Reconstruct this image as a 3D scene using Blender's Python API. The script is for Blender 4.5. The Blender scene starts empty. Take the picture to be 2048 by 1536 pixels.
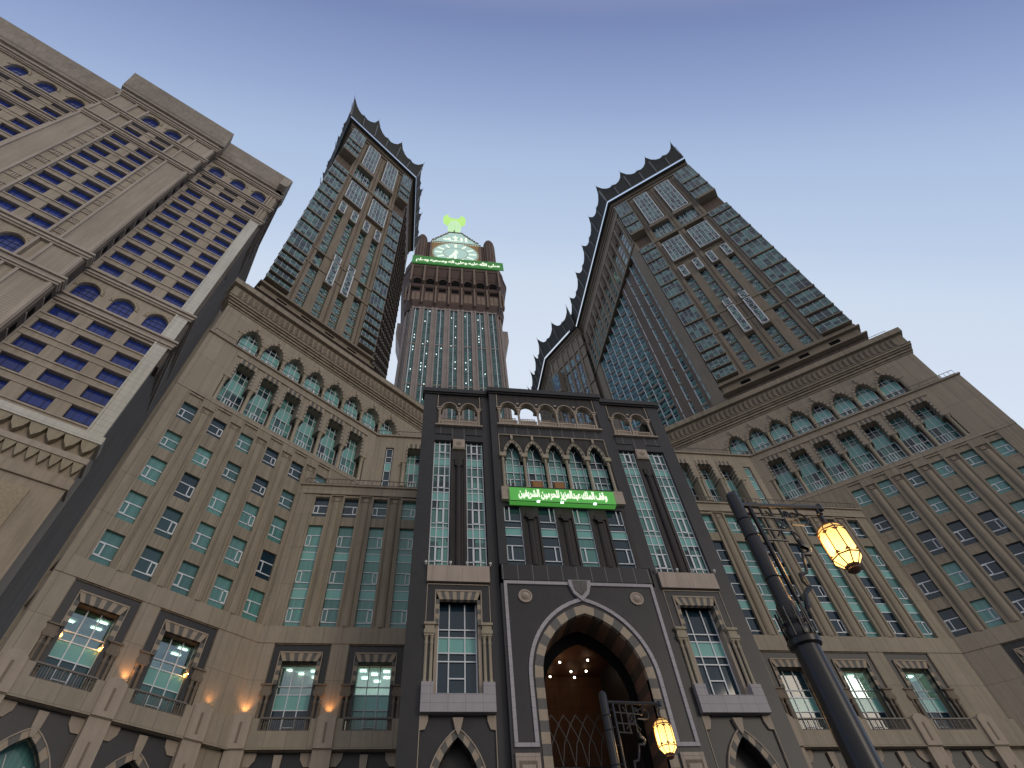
import bpy, bmesh, math, random
from mathutils import Matrix, Vector
random.seed(7)
R = math.radians
scene = bpy.context.scene
COL = scene.collection
PI = math.pi

# ------------------------------------------------------------ camera
cam_d = bpy.data.cameras.new('camera')
cam = bpy.data.objects.new('camera', cam_d)
COL.objects.link(cam)
scene.camera = cam
cam_d.sensor_width = 36.0
cam_d.lens = 1101.7 / 2048 * 36.0
cam_d.shift_x = (1024 - 983.93) / 2048
cam_d.shift_y = (770.81 - 768) / 2048
cam_d.clip_end = 5000
_rt = Vector((0.99171399, -0.12045227, -0.04466108))
_up = Vector((-0.06698211, -0.78148235, 0.62032147))
_fw = Vector((0.10962097, 0.61218999, 0.78307513))
cam.matrix_world = Matrix(((_rt.x, _up.x, -_fw.x, 0), (_rt.y, _up.y, -_fw.y, 0), (_rt.z, _up.z, -_fw.z, 1.6), (0, 0, 0, 1)))

# ------------------------------------------------------------ world, sun, exposure
SUN_AZ, SUN_EL = R(-56), R(12)       # direction the light comes from, measured from +x
world = bpy.data.worlds.new('World')
scene.world = world
world.use_nodes = True
nt = world.node_tree
bg = nt.nodes['Background']
sky = nt.nodes.new('ShaderNodeTexSky')
sky.sky_type = 'NISHITA'
sky.sun_disc = False
sky.sun_elevation = SUN_EL
sky.sun_rotation = PI / 2 - SUN_AZ
sky.altitude = 300
sky.air_density = 1.0
sky.dust_density = 0.6
sky.ozone_density = 3.0
geo = nt.nodes.new('ShaderNodeTexCoord')
dot = nt.nodes.new('ShaderNodeVectorMath'); dot.operation = 'DOT_PRODUCT'
nt.links.new(geo.outputs['Generated'], dot.inputs[0])
dot.inputs[1].default_value = (-0.03, -0.89, 0.45)   # dusk sky: pale low beyond the towers, deep blue overhead, brightened out of view behind the viewer to light the walls
ramp = nt.nodes.new('ShaderNodeValToRGB')
half = nt.nodes.new('ShaderNodeMath'); half.operation = 'MULTIPLY_ADD'; half.inputs[1].default_value = 0.5; half.inputs[2].default_value = 0.5
nt.links.new(dot.outputs['Value'], half.inputs[0]); nt.links.new(half.outputs[0], ramp.inputs[0])
cr = ramp.color_ramp
SKY = [(0.0, (0.80, 0.86, 0.97)), (0.42, (0.76, 0.84, 0.97)), (0.50, (0.67, 0.775, 0.93)), (0.535, (0.56, 0.68, 0.88)), (0.60, (0.44, 0.565, 0.80)), (0.64, (0.32, 0.42, 0.68)), (0.69, (0.205, 0.27, 0.51)), (0.78, (0.40, 0.42, 0.50)), (1.0, (0.58, 0.56, 0.56))]
cr.elements[0].position = SKY[0][0]; cr.elements[0].color = (*SKY[0][1], 1)
cr.elements[1].position = SKY[-1][0]; cr.elements[1].color = (*SKY[-1][1], 1)
for p_, c_ in SKY[1:-1]:
    e_ = cr.elements.new(p_); e_.color = (*c_, 1)
mixw = nt.nodes.new('ShaderNodeMix'); mixw.data_type = 'RGBA'; mixw.blend_type = 'MIX'
mixw.inputs[0].default_value = 0.9
scl = nt.nodes.new('ShaderNodeVectorMath'); scl.operation = 'SCALE'; scl.inputs[3].default_value = 0.1
nt.links.new(sky.outputs[0], scl.inputs[0])
nt.links.new(scl.outputs[0], mixw.inputs[6])
nt.links.new(ramp.outputs[0], mixw.inputs[7])
nt.links.new(mixw.outputs[2], bg.inputs['Color'])
bg.inputs['Strength'].default_value = 1.0

sun_d = bpy.data.lights.new('sun', 'SUN')
sun_d.energy = 0.6
sun_d.angle = R(18)
sun_d.color = (1.0, 0.87, 0.70)
sun = bpy.data.objects.new('sun', sun_d)
COL.objects.link(sun)
sun.rotation_euler = Vector((math.cos(SUN_AZ), math.sin(SUN_AZ), math.tan(SUN_EL))).to_track_quat('Z', 'Y').to_euler()
scene.view_settings.view_transform = 'Standard'
scene.view_settings.look = 'None'
scene.view_settings.exposure = 0.0
scene.view_settings.gamma = 1.0
scene.view_settings.use_curve_mapping = False
scene.cycles.max_bounces = 6
scene.cycles.diffuse_bounces = 3
scene.cycles.use_denoising = True

# ------------------------------------------------------------ materials
MATS = {}
def newmat(name):
    m = bpy.data.materials.new(name); m.use_nodes = True
    MATS[name] = m
    return m, m.node_tree, m.node_tree.nodes['Principled BSDF']
def N(t, kind, **kw):
    n = t.nodes.new(kind)
    for k, v in kw.items(): setattr(n, k, v)
    return n
def rgbmix(t, fac, a, b, blend='MIX'):
    n = N(t, 'ShaderNodeMix', data_type='RGBA', blend_type=blend)
    for i, x in ((0, fac), (6, a), (7, b)):
        if isinstance(x, (int, float)): n.inputs[i].default_value = x
        elif isinstance(x, tuple): n.inputs[i].default_value = (*x, 1)
        else: t.links.new(x, n.inputs[i])
    return n.outputs[2]
def math_(t, op, a, b=None, c=None):
    n = N(t, 'ShaderNodeMath', operation=op)
    for i, x in enumerate((a, b, c)):
        if x is None: continue
        if isinstance(x, (int, float)): n.inputs[i].default_value = x
        else: t.links.new(x, n.inputs[i])
    return n.outputs[0]
def stone(name, base, rough=0.75, jx=0, jz=0, jw=0.02, jcol=None, var=0.12, streak=0.12, ox=0.0, oz=0.0, tile=0.0, bump=0.15, spec=0.3, noise_scale=2.0, randobj=0.0):
    m, t, b = newmat(name)
    tc = N(t, 'ShaderNodeTexCoord')
    sep = N(t, 'ShaderNodeSeparateXYZ'); t.links.new(tc.outputs['Object'], sep.inputs[0])
    n1 = N(t, 'ShaderNodeTexNoise'); n1.inputs['Scale'].default_value = noise_scale; n1.inputs['Detail'].default_value = 8; n1.inputs['Roughness'].default_value = 0.65
    t.links.new(tc.outputs['Object'], n1.inputs['Vector'])
    col = rgbmix(t, n1.outputs['Fac'], tuple(c * (1 - var) for c in base), tuple(min(1, c * (1 + var)) for c in base))
    n3 = N(t, 'ShaderNodeTexNoise'); n3.inputs['Scale'].default_value = 0.13; n3.inputs['Detail'].default_value = 3
    t.links.new(tc.outputs['Object'], n3.inputs['Vector'])
    k3 = math_(t, 'MULTIPLY_ADD', n3.outputs['Fac'], 0.5, 0.75)
    col = rgbmix(t, 1.0, col, k3, 'MULTIPLY')
    if streak > 0:
        mp = N(t, 'ShaderNodeMapping'); mp.inputs['Scale'].default_value = (2.2, 2.2, 0.16)
        t.links.new(tc.outputs['Object'], mp.inputs[0])
        n2 = N(t, 'ShaderNodeTexNoise'); n2.inputs['Scale'].default_value = 1.0; n2.inputs['Detail'].default_value = 6; n2.inputs['Roughness'].default_value = 0.7
        t.links.new(mp.outputs[0], n2.inputs['Vector'])
        mr = N(t, 'ShaderNodeMapRange'); t.links.new(n2.outputs['Fac'], mr.inputs[0])
        mr.inputs[1].default_value = 0.42; mr.inputs[2].default_value = 0.7; mr.inputs[3].default_value = 1.0; mr.inputs[4].default_value = 1 - streak * 2.2
        col = rgbmix(t, 1.0, col, mr.outputs[0], 'MULTIPLY')
    if jx or jz:
        d = None
        xy = math_(t, 'ADD', sep.outputs[0], sep.outputs[1])
        ids = []
        for (s_, p, o) in ((xy, jx, ox), (sep.outputs[2], jz, oz)):
            if not p: continue
            q = math_(t, 'DIVIDE', math_(t, 'SUBTRACT', s_, o), p)
            ids.append(math_(t, 'FLOOR', q))
            fr = math_(t, 'FRACT', q)
            e = math_(t, 'LESS_THAN', fr, jw / p)
            d = e if d is None else math_(t, 'MAXIMUM', d, e)
        if tile and len(ids) == 2:
            cx = N(t, 'ShaderNodeCombineXYZ'); t.links.new(ids[0], cx.inputs[0]); t.links.new(ids[1], cx.inputs[1])
            wn = N(t, 'ShaderNodeTexWhiteNoise'); t.links.new(cx.outputs[0], wn.inputs['Vector'])
            k = math_(t, 'MULTIPLY_ADD', wn.outputs['Value'], 2 * tile, 1 - tile)
            col = rgbmix(t, 1.0, col, k, 'MULTIPLY')
        col = rgbmix(t, d, col, jcol if jcol else tuple(c * 0.45 for c in base))
    t.links.new(col, b.inputs['Base Color'])
    b.inputs['Roughness'].default_value = rough
    b.inputs['Specular IOR Level'].default_value = spec
    if bump:
        bp = N(t, 'ShaderNodeBump'); bp.inputs['Strength'].default_value = bump; bp.inputs['Distance'].default_value = 0.03
        n4 = N(t, 'ShaderNodeTexNoise'); n4.inputs['Scale'].default_value = 14; n4.inputs['Detail'].default_value = 5
        t.links.new(tc.outputs['Object'], n4.inputs['Vector'])
        t.links.new(n4.outputs['Fac'], bp.inputs['Height'])
        t.links.new(bp.outputs[0], b.inputs['Normal'])
    return m
def glass(name, dark, light, rough=0.06, curtain=0.5, thresh=0.5, spec=0.6, cells=None):
    """opaque curtained glazing: each pane object draws its own mix of drawn curtain and dark room"""
    m, t, b = newmat(name)
    oi = N(t, 'ShaderNodeObjectInfo')
    tc = N(t, 'ShaderNodeTexCoord')
    src = oi.outputs['Random']
    if cells:
        sep = N(t, 'ShaderNodeSeparateXYZ'); t.links.new(tc.outputs['Object'], sep.inputs[0])
        a = math_(t, 'FLOOR', math_(t, 'DIVIDE', sep.outputs[0], cells[0]))
        c = math_(t, 'FLOOR', math_(t, 'DIVIDE', sep.outputs[2], cells[1]))
        cx = N(t, 'ShaderNodeCombineXYZ'); t.links.new(a, cx.inputs[0]); t.links.new(c, cx.inputs[1]); t.links.new(oi.outputs['Random'], cx.inputs[2])
        wn = N(t, 'ShaderNodeTexWhiteNoise'); t.links.new(cx.outputs[0], wn.inputs['Vector'])
        src = wn.outputs['Value']
    mp = N(t, 'ShaderNodeMapping'); mp.inputs['Scale'].default_value = (9, 9, 0.3)
    t.links.new(tc.outputs['Object'], mp.inputs[0])
    n = N(t, 'ShaderNodeTexNoise'); n.inputs['Scale'].default_value = 1.0; n.inputs['Detail'].default_value = 2
    t.links.new(mp.outputs[0], n.inputs['Vector'])
    folds = math_(t, 'MULTIPLY_ADD', n.outputs['Fac'], 0.9, 0.5)
    cur = rgbmix(t, 1.0, light, folds, 'MULTIPLY')
    mr = N(t, 'ShaderNodeMapRange'); t.links.new(src, mr.inputs[0])
    mr.inputs[1].default_value = thresh - 0.25; mr.inputs[2].default_value = thresh + 0.25
    mr.inputs[3].default_value = 0.0; mr.inputs[4].default_value = curtain * 2
    col = rgbmix(t, mr.outputs[0], dark, cur)
    t.links.new(col, b.inputs['Base Color'])
    b.inputs['Roughness'].default_value = rough
    b.inputs['Specular IOR Level'].default_value = spec
    return m
def plain(name, base, rough=0.5, metal=0.0, spec=0.5, var=0.05):
    m, t, b = newmat(name)
    tc = N(t, 'ShaderNodeTexCoord')
    n = N(t, 'ShaderNodeTexNoise'); n.inputs['Scale'].default_value = 6; n.inputs['Detail'].default_value = 4
    t.links.new(tc.outputs['Object'], n.inputs['Vector'])
    t.links.new(rgbmix(t, n.outputs['Fac'], tuple(c * (1 - var) for c in base), tuple(min(1, c * (1 + var)) for c in base)), b.inputs['Base Color'])
    b.inputs['Roughness'].default_value = rough
    b.inputs['Metallic'].default_value = metal
    b.inputs['Specular IOR Level'].default_value = spec
    return m
def emit(name, col, strength, base=(0.1, 0.1, 0.1)):
    m, t, b = newmat(name)
    b.inputs['Base Color'].default_value = (*base, 1)
    b.inputs['Emission Color'].default_value = (*col, 1)
    b.inputs['Emission Strength'].default_value = strength
    return m

TAN = (0.335, 0.285, 0.215)
stone('stone', TAN, jx=0.74, jz=3.83, jw=0.035, oz=25.62, tile=0.04, streak=0.14)
stone('stone_plain', TAN, streak=0.16)
stone('stone_panel', (0.36, 0.308, 0.238), jx=1.49, jz=4.73, jw=0.03, oz=16.6, tile=0.05, streak=0.08)
stone('stone_dark', (0.23, 0.185, 0.14), streak=0.2)
stone('stone_light', (0.42, 0.35, 0.28), streak=0.1)
stone('ornate', (0.40, 0.35, 0.26), streak=0.1, noise_scale=9, var=0.3)
stone('tan_block', (0.45, 0.375, 0.315), jx=1.1, jz=1.4, jw=0.02, oz=24.1, streak=0.08, tile=0.03)
stone('lilac_stone', (0.40, 0.375, 0.39), jx=1.07, jz=0.5, jw=0.02, oz=15.34, streak=0.05, tile=0.03)
stone('band_stone', (0.42, 0.40, 0.42), jx=1.3, jz=0.62, jw=0.02, streak=0.05)
stone('granite', (0.026, 0.0245, 0.027), rough=0.42, jx=1.0, jz=0.66, jw=0.012, jcol=(0.03, 0.03, 0.035), tile=0.08, streak=0.06, spec=0.45, bump=0.04, var=0.25)
stone('granite_joint', (0.028, 0.026, 0.029), rough=0.42, jx=1.12, jz=0, jw=0.035, jcol=(0.22, 0.21, 0.21), streak=0.06, spec=0.45, bump=0.04)
stone('granite_brown', (0.038, 0.031, 0.030), rough=0.5, streak=0.3, spec=0.35, bump=0.1)
stone('vouss_light', (0.40, 0.33, 0.25), streak=0.05, var=0.25, noise_scale=5)
stone('vouss_dark', (0.15, 0.145, 0.135), streak=0.05, var=0.25, noise_scale=5)
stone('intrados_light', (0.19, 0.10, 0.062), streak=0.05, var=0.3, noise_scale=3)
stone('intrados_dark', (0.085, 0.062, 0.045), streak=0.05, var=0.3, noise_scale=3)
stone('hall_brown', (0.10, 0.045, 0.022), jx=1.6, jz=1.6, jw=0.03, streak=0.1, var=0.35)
stone('hotel_stone', (0.42, 0.36, 0.285), jx=0, jz=0, streak=0.12, var=0.1)
stone('hotel_ribbed', (0.43, 0.375, 0.31), jx=0, jz=0.42, jw=0.07, jcol=(0.30, 0.255, 0.2), streak=0.1)
stone('hotel_ledge', (0.47, 0.41, 0.35), streak=0.1)
stone('hotel_white', (0.66, 0.65, 0.59), jx=0, jz=0.85, jw=0.05, jcol=(0.42, 0.41, 0.36), streak=0.08, oz=0.2)
stone('hotel_crown', (0.40, 0.355, 0.305), jx=1.7, jz=1.5, jw=0.03, jcol=(0.36, 0.32, 0.27), tile=0.07, streak=0.12)
stone('hotel_side_shaded', (0.15, 0.125, 0.105), jx=0.9, jz=0, jw=0.03, jcol=(0.25, 0.21, 0.18), streak=0.25)  # base darkened: shade of the gap beside the wing put into the colour
stone('carved', (0.42, 0.36, 0.26), streak=0.0, var=0.55, noise_scale=7, bump=0.9)
stone('tower_stone', (0.27, 0.225, 0.17), streak=0.12, var=0.1)
stone('tower_dark', (0.165, 0.125, 0.10), streak=0.15)
stone('clock_stone', (0.33, 0.285, 0.265), streak=0.12, noise_scale=0.6)
stone('clock_brown', (0.115, 0.078, 0.066), streak=0.15, noise_scale=0.6)
stone('clock_brown_light', (0.24, 0.18, 0.14), streak=0.1, noise_scale=0.6)
stone('clock_gold', (0.42, 0.27, 0.12), streak=0, var=0.5, noise_scale=1.5)
stone('paving', (0.22, 0.21, 0.20), rough=0.5, jx=0, jz=0, streak=0)
glass('glass_a', (0.016, 0.040, 0.062), (0.13, 0.33, 0.31), thresh=0.55)
glass('glass_big', (0.012, 0.030, 0.045), (0.12, 0.31, 0.28), thresh=0.45, cells=(0.66, 1.55))
glass('glass_tower', (0.014, 0.036, 0.058), (0.11, 0.26, 0.26), thresh=0.55, cells=(1.05, 1.75), rough=0.08)
glass('glass_clock', (0.014, 0.04, 0.062), (0.07, 0.16, 0.17), thresh=0.5, cells=(2.0, 3.3), rough=0.12)
plain('teal', (0.20, 0.47, 0.44), rough=0.15, var=0.04)
plain('teal_dim', (0.10, 0.28, 0.25), rough=0.15, var=0.1)
glass('glass_blue', (0.020, 0.040, 0.22), (0.028, 0.055, 0.28), thresh=0.5, rough=0.08, spec=0.5)
plain('frame_blue', (0.012, 0.018, 0.07), rough=0.4)
plain('frame_white', (0.72, 0.76, 0.80), rough=0.4)
plain('frame_grey', (0.42, 0.47, 0.50), rough=0.4)
plain('dark_void', (0.006, 0.006, 0.007), rough=0.9, spec=0.1)
plain('rail_metal', (0.16, 0.14, 0.125), rough=0.5)
plain('iron', (0.012, 0.012, 0.015), rough=0.35, spec=0.5)
plain('iron_light', (0.05, 0.05, 0.06), rough=0.3)
plain('canopy', (0.060, 0.062, 0.060), rough=0.8, spec=0.2, var=0.15)
plain('pipe', (0.24, 0.25, 0.26), rough=0.4)
plain('cloth', (0.008, 0.008, 0.008), rough=0.9)
plain('bronze', (0.10, 0.045, 0.02), rough=0.4, spec=0.5)
plain('copper_trim', (0.09, 0.035, 0.015), rough=0.45)
plain('wood_board', (0.34, 0.17, 0.06), rough=0.7)
plain('room_wall', (0.55, 0.60, 0.55), rough=0.8)
plain('lamp_white', (0.7, 0.7, 0.66), rough=0.5)
emit('lit_lamp', (1.0, 0.97, 0.88), 6.0)
emit('lit_warm', (1.0, 0.83, 0.52), 14.0)
emit('lit_small', (0.85, 1.0, 0.96), 2.5)
emit('lit_orange', (1.0, 0.50, 0.12), 6.0)
emit('sign_green', (0.10, 0.42, 0.07), 0.55, (0.05, 0.3, 0.05))
emit('sign_green_far', (0.06, 0.28, 0.06), 0.32, (0.03, 0.2, 0.03))
emit('sign_letters', (0.92, 1.0, 0.80), 1.1)
emit('clock_face', (0.50, 0.68, 0.60), 0.62, (0.2, 0.35, 0.33))
emit('clock_light', (0.85, 1.0, 0.82), 1.0)
emit('crescent_glow', (0.52, 0.92, 0.20), 0.85)
emit('crescent_rim', (0.60, 0.92, 0.50), 0.85)
emit('room_glow', (1.0, 0.98, 0.86), 0.35, (0.5, 0.5, 0.45))
emit('hall_lamp', (1.0, 0.93, 0.75), 8.0)
# lantern panes: brighter towards the bulb behind the milk glass
m, t, b = newmat('lantern_glass')
tc = N(t, 'ShaderNodeTexCoord'); sp = N(t, 'ShaderNodeSeparateXYZ'); t.links.new(tc.outputs['Object'], sp.inputs[0])
rp = N(t, 'ShaderNodeMapRange'); t.links.new(sp.outputs[2], rp.inputs[0])
rp.inputs[1].default_value = -0.1; rp.inputs[2].default_value = -0.75; rp.inputs[3].default_value = 0.75; rp.inputs[4].default_value = 3.4
b.inputs['Base Color'].default_value = (0.6, 0.4, 0.12, 1)
b.inputs['Emission Color'].default_value = (1.0, 0.60, 0.16, 1)
t.links.new(rp.outputs[0], b.inputs['Emission Strength'])
# clear glass for the lit rooms
m, t, b = newmat('clear_glass')
tr = N(t, 'ShaderNodeBsdfTransparent'); tr.inputs[0].default_value = (0.62, 0.80, 0.76, 1)
gl = N(t, 'ShaderNodeBsdfGlossy'); gl.inputs['Roughness'].default_value = 0.03; gl.inputs[0].default_value = (0.8, 0.9, 1, 1)
ms = N(t, 'ShaderNodeMixShader'); ms.inputs[0].default_value = 0.22
t.links.new(tr.outputs[0], ms.inputs[1]); t.links.new(gl.outputs[0], ms.inputs[2])
t.links.new(ms.outputs[0], t.nodes['Material Output'].inputs[0])

# ------------------------------------------------------------ mesh builder
class MB:
    def __init__(s): s.v = []; s.f = []; s.m = []; s.sm = False
    def face(s, pts, m=0):
        i = len(s.v); s.v += [tuple(p) for p in pts]; s.f.append(tuple(range(i, i + len(pts)))); s.m.append(m)
    def box(s, x0, x1, y0, y1, z0, z1, m=0):
        i = len(s.v)
        s.v += [(x0, y0, z0), (x1, y0, z0), (x1, y1, z0), (x0, y1, z0), (x0, y0, z1), (x1, y0, z1), (x1, y1, z1), (x0, y1, z1)]
        for f in ((0, 3, 2, 1), (4, 5, 6, 7), (0, 1, 5, 4), (1, 2, 6, 5), (2, 3, 7, 6), (3, 0, 4, 7)):
            s.f.append(tuple(i + k for k in f)); s.m.append(m)
    def cbox(s, cx, cz, w, h, y0, y1, m=0): s.box(cx - w / 2, cx + w / 2, y0, y1, cz - h / 2, cz + h / 2, m)
    def prism_xz(s, pts, y0, y1, m=0):      # pts counter-clockwise seen from -y
        n = len(pts); i = len(s.v)
        s.v += [(x, y0, z) for x, z in pts] + [(x, y1, z) for x, z in pts]
        s.f.append(tuple(i + k for k in range(n))); s.m.append(m)
        s.f.append(tuple(i + n + k for k in reversed(range(n)))); s.m.append(m)
        for k in range(n):
            q = (k + 1) % n
            s.f.append((i + k, i + n + k, i + n + q, i + q)); s.m.append(m)
    def prism_xy(s, pts, z0, z1, m=0):
        n = len(pts); i = len(s.v)
        s.v += [(x, y, z0) for x, y in pts] + [(x, y, z1) for x, y in pts]
        s.f.append(tuple(i + k for k in reversed(range(n)))); s.m.append(m)
        s.f.append(tuple(i + n + k for k in range(n))); s.m.append(m)
        for k in range(n):
            q = (k + 1) % n
            s.f.append((i + k, i + q, i + n + q, i + n + k)); s.m.append(m)
    def prism_yz(s, pts, x0, x1, m=0):
        n = len(pts); i = len(s.v)
        s.v += [(x0, y, z) for y, z in pts] + [(x1, y, z) for y, z in pts]
        s.f.append(tuple(i + k for k in range(n))); s.m.append(m)
        s.f.append(tuple(i + n + k for k in reversed(range(n)))); s.m.append(m)
        for k in range(n):
            q = (k + 1) % n
            s.f.append((i + k, i + n + k, i + n + q, i + q)); s.m.append(m)
    def lathe(s, cx, cy, prof, n=10, m=0, a0=0.0):
        i = len(s.v)
        for r, z in prof:
            for k in range(n):
                a = a0 + 2 * PI * k / n
                s.v.append((cx + r * math.cos(a), cy + r * math.sin(a), z))
        for j in range(len(prof) - 1):
            for k in range(n):
                q = (k + 1) % n
                s.f.append((i + j * n + k, i + j * n + q, i + (j + 1) * n + q, i + (j + 1) * n + k)); s.m.append(m)
        s.f.append(tuple(i + k for k in reversed(range(n)))); s.m.append(m)
        j = len(prof) - 1
        s.f.append(tuple(i + j * n + k for k in range(n))); s.m.append(m)
    def tube(s, pts, r, n=6, m=0):
        pts = [Vector(p) for p in pts]; i = len(s.v); rings = len(pts)
        rr = r if isinstance(r, (list, tuple)) else [r] * rings
        pd = None
        for j, p in enumerate(pts):
            d = (pts[min(j + 1, rings - 1)] - pts[max(j - 1, 0)]).normalized()
            if pd is None:
                u = d.orthogonal().normalized()
            else:
                u = (u - d * u.dot(d)).normalized()
            pd = d; w = d.cross(u)
            for k in range(n):
                a = 2 * PI * k / n
                s.v.append(tuple(p + (u * math.cos(a) + w * math.sin(a)) * rr[j]))
        for j in range(rings - 1):
            for k in range(n):
                q = (k + 1) % n
                s.f.append((i + j * n + k, i + j * n + q, i + (j + 1) * n + q, i + (j + 1) * n + k)); s.m.append(m)
        s.f.append(tuple(i + k for k in reversed(range(n)))); s.m.append(m)
        s.f.append(tuple(i + (rings - 1) * n + k for k in range(n))); s.m.append(m)
    def add(s, o, M=None, m=None):
        i = len(s.v)
        s.v += [tuple(M @ Vector(p)) for p in o.v] if M else list(o.v)
        s.f += [tuple(i + k for k in f) for f in o.f]
        s.m += o.m if m is None else [m] * len(o.f)
    def mesh(s, name, mats, smooth=False):
        me = bpy.data.meshes.new(name)
        me.from_pydata(s.v, [], s.f)
        for x in ([mats] if isinstance(mats, str) else mats): me.materials.append(MATS[x])
        me.polygons.foreach_set('material_index', s.m)
        bm = bmesh.new(); bm.from_mesh(me)
        bmesh.ops.recalc_face_normals(bm, faces=bm.faces)
        bm.to_mesh(me); bm.free()
        if smooth:
            me.polygons.foreach_set('use_smooth', [True] * len(me.polygons))
            try: me.set_sharp_from_angle(angle=R(40))
            except Exception: pass
        me.update()
        return me

def part(name, me, parent, M=None, label=None, kind=None):
    o = bpy.data.objects.new(name, me)
    COL.objects.link(o)
    if parent: o.parent = parent
    if M is not None:
        if isinstance(M, (tuple, list)): M = Matrix.Translation(M)
        o.matrix_local = M
    if label: o['label'] = label
    if kind: o['kind'] = kind
    return o
def thing(name, label, cat, loc, rz=0.0, group=None):
    o = bpy.data.objects.new(name, None)
    o.empty_display_size = 0.5
    COL.objects.link(o)
    o.matrix_local = Matrix.Translation(loc) @ Matrix.Rotation(rz, 4, 'Z')
    o['label'] = label; o['category'] = cat
    if group: o['group'] = group
    return o
def tagmesh(o, label, cat, group=None):
    o['label'] = label; o['category'] = cat
    if group: o['group'] = group
def frame(x, y, deg):      # matrix of a facade frame: local x runs along the wall, +y into the building
    return Matrix.Translation((x, y, 0)) @ Matrix.Rotation(R(deg), 4, 'Z')

camP = Vector((0, 0, 1.6))
def pixel(P):
    d = P - camP; w = d.dot(_fw)
    if w <= 0: return None
    return (983.93 + 1101.7 * d.dot(_rt) / w, 770.81 - 1101.7 * d.dot(_up) / w, w)
def seen(P, mar=260):
    q = pixel(P)
    return q is not None and -mar < q[0] < 2048 + mar and -mar < q[1] < 1536 + mar

class Many:
    """Collects copies of shared part meshes: the 100 that show largest become parts, the rest one stuff part."""
    def __init__(s, name, parent): s.name = name; s.parent = parent; s.it = []
    def add(s, key, M, size=1.0, sub=()):
        if isinstance(M, (tuple, list)): M = Matrix.Translation(M)
        s.it.append((key, M, size, sub))
    def flush(s, meshes, limit=100):
        W = s.parent.matrix_basis
        L = []
        for key, M, size, sub in s.it:
            P = (W @ M).translation
            q = pixel(P)
            score = size / q[2] if (q and seen(P, 30)) else size / 1e4
            if seen(P, 420): L.append((score, key, M, sub))
        L.sort(key=lambda a: -a[0])
        for sc, key, M, sub in L[:limit]:
            o = part(s.name, meshes[key], s.parent, M)
            for nm, k2, M2 in sub: part(nm, meshes[k2], o, M2)
        if L[limit:]:
            # the remainder is joined in one mesh
            verts = []; faces = []; mi = []; mats = []
            for sc, key, M, sub in L[limit:]:
                for me, MM in [(meshes[key], M)] + [(meshes[k2], M @ (M2 if not isinstance(M2, (tuple, list)) else Matrix.Translation(M2)) if M2 is not None else M) for nm, k2, M2 in sub]:
                    b = len(verts)
                    verts += [tuple(MM @ v.co) for v in me.vertices]
                    for p in me.polygons:
                        mt = me.materials[p.material_index]
                        if mt not in mats: mats.append(mt)
                        faces.append(tuple(b + i for i in p.vertices)); mi.append(mats.index(mt))
            me = bpy.data.meshes.new(s.name + '_rest'); me.from_pydata(verts, [], faces)
            for mt in mats: me.materials.append(mt)
            me.polygons.foreach_set('material_index', mi); me.update()
            part(s.name + 's_rest', me, s.parent, kind='stuff')

# ------------------------------------------------------------ arches
def curve(cx, a, zs, rise, n=8):
    """pointed (rise > a) or round arch from the left spring to the right spring"""
    pts = []
    if rise > a * 1.02:
        Rr = (a * a + rise * rise) / (2 * a); th = math.asin(min(1, rise / Rr))
        for k in range(n + 1):
            q = th * k / n
            pts.append((-(Rr * math.cos(q) - (Rr - a)), Rr * math.sin(q)))
    else:
        for k in range(n + 1):
            q = PI / 2 * k / n
            pts.append((-a * math.cos(q), rise * math.sin(q)))
    full = pts + [(-x, z) for x, z in reversed(pts[:-1])]
    return [(cx + x, zs + z) for x, z in full]
def arch_wall(mb, x0, x1, z0, z1, cx, a, zs, rise, y0, y1, m=0, n=8):
    if cx - a > x0: mb.box(x0, cx - a, y0, y1, z0, z1, m)
    if x1 > cx + a: mb.box(cx + a, x1, y0, y1, z0, z1, m)
    c = curve(cx, a, zs, rise, n)
    for (xa, za), (xb, zb) in zip(c, c[1:]):
        if xb - xa < 1e-4: continue
        mb.face([(xa, y0, za), (xb, y0, zb), (xb, y0, z1), (xa, y0, z1)], m)
        mb.face([(xa, y1, za), (xb, y1, zb), (xb, y1, z1), (xa, y1, z1)], m)
        mb.face([(xa, y0, za), (xb, y0, zb), (xb, y1, zb), (xa, y1, za)], m)
    mb.face([(c[0][0], y0, z1), (c[-1][0], y0, z1), (c[-1][0], y1, z1), (c[0][0], y1, z1)], m)
def arch_ring(mb, cx, a, zs, rise, w, y0, y1, n=9, mats=(0, 1), zlow=None, blk=None, gap=0.0):
    """ring of stones round an arch; mats alternate; zlow continues the ring down the jambs"""
    c = curve(cx, a, zs, rise, n); k = (rise + w * 1.12) / rise
    o = curve(cx, a + w, zs, rise + w * 1.12, n)
    for i in range(len(c) - 1):
        mm = mats[(i if i < n else 2 * n - 1 - i) % len(mats)]
        P = [c[i], o[i], o[i + 1], c[i + 1]]
        for y in (y0, y1): mb.face([(x, y, z) for x, z in P], mm)
        mb.face([(c[i][0], y0, c[i][1]), (c[i + 1][0], y0, c[i + 1][1]), (c[i + 1][0], y1, c[i + 1][1]), (c[i][0], y1, c[i][1])], mm)
        mb.face([(o[i][0], y0, o[i][1]), (o[i + 1][0], y0, o[i + 1][1]), (o[i + 1][0], y1, o[i + 1][1]), (o[i][0], y1, o[i][1])], mm)
    if zlow is not None:
        z = zs; i = 0; blk = blk or w
        while z > zlow + 1e-3:
            z2 = max(zlow, z - blk)
            mm = mats[(i + 1) % len(mats)]
            mb.box(cx - a - w, cx - a, y0, y1, z2, z, mm); mb.box(cx + a, cx + a + w, y0, y1, z2, z, mm)
            z = z2; i += 1
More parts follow.
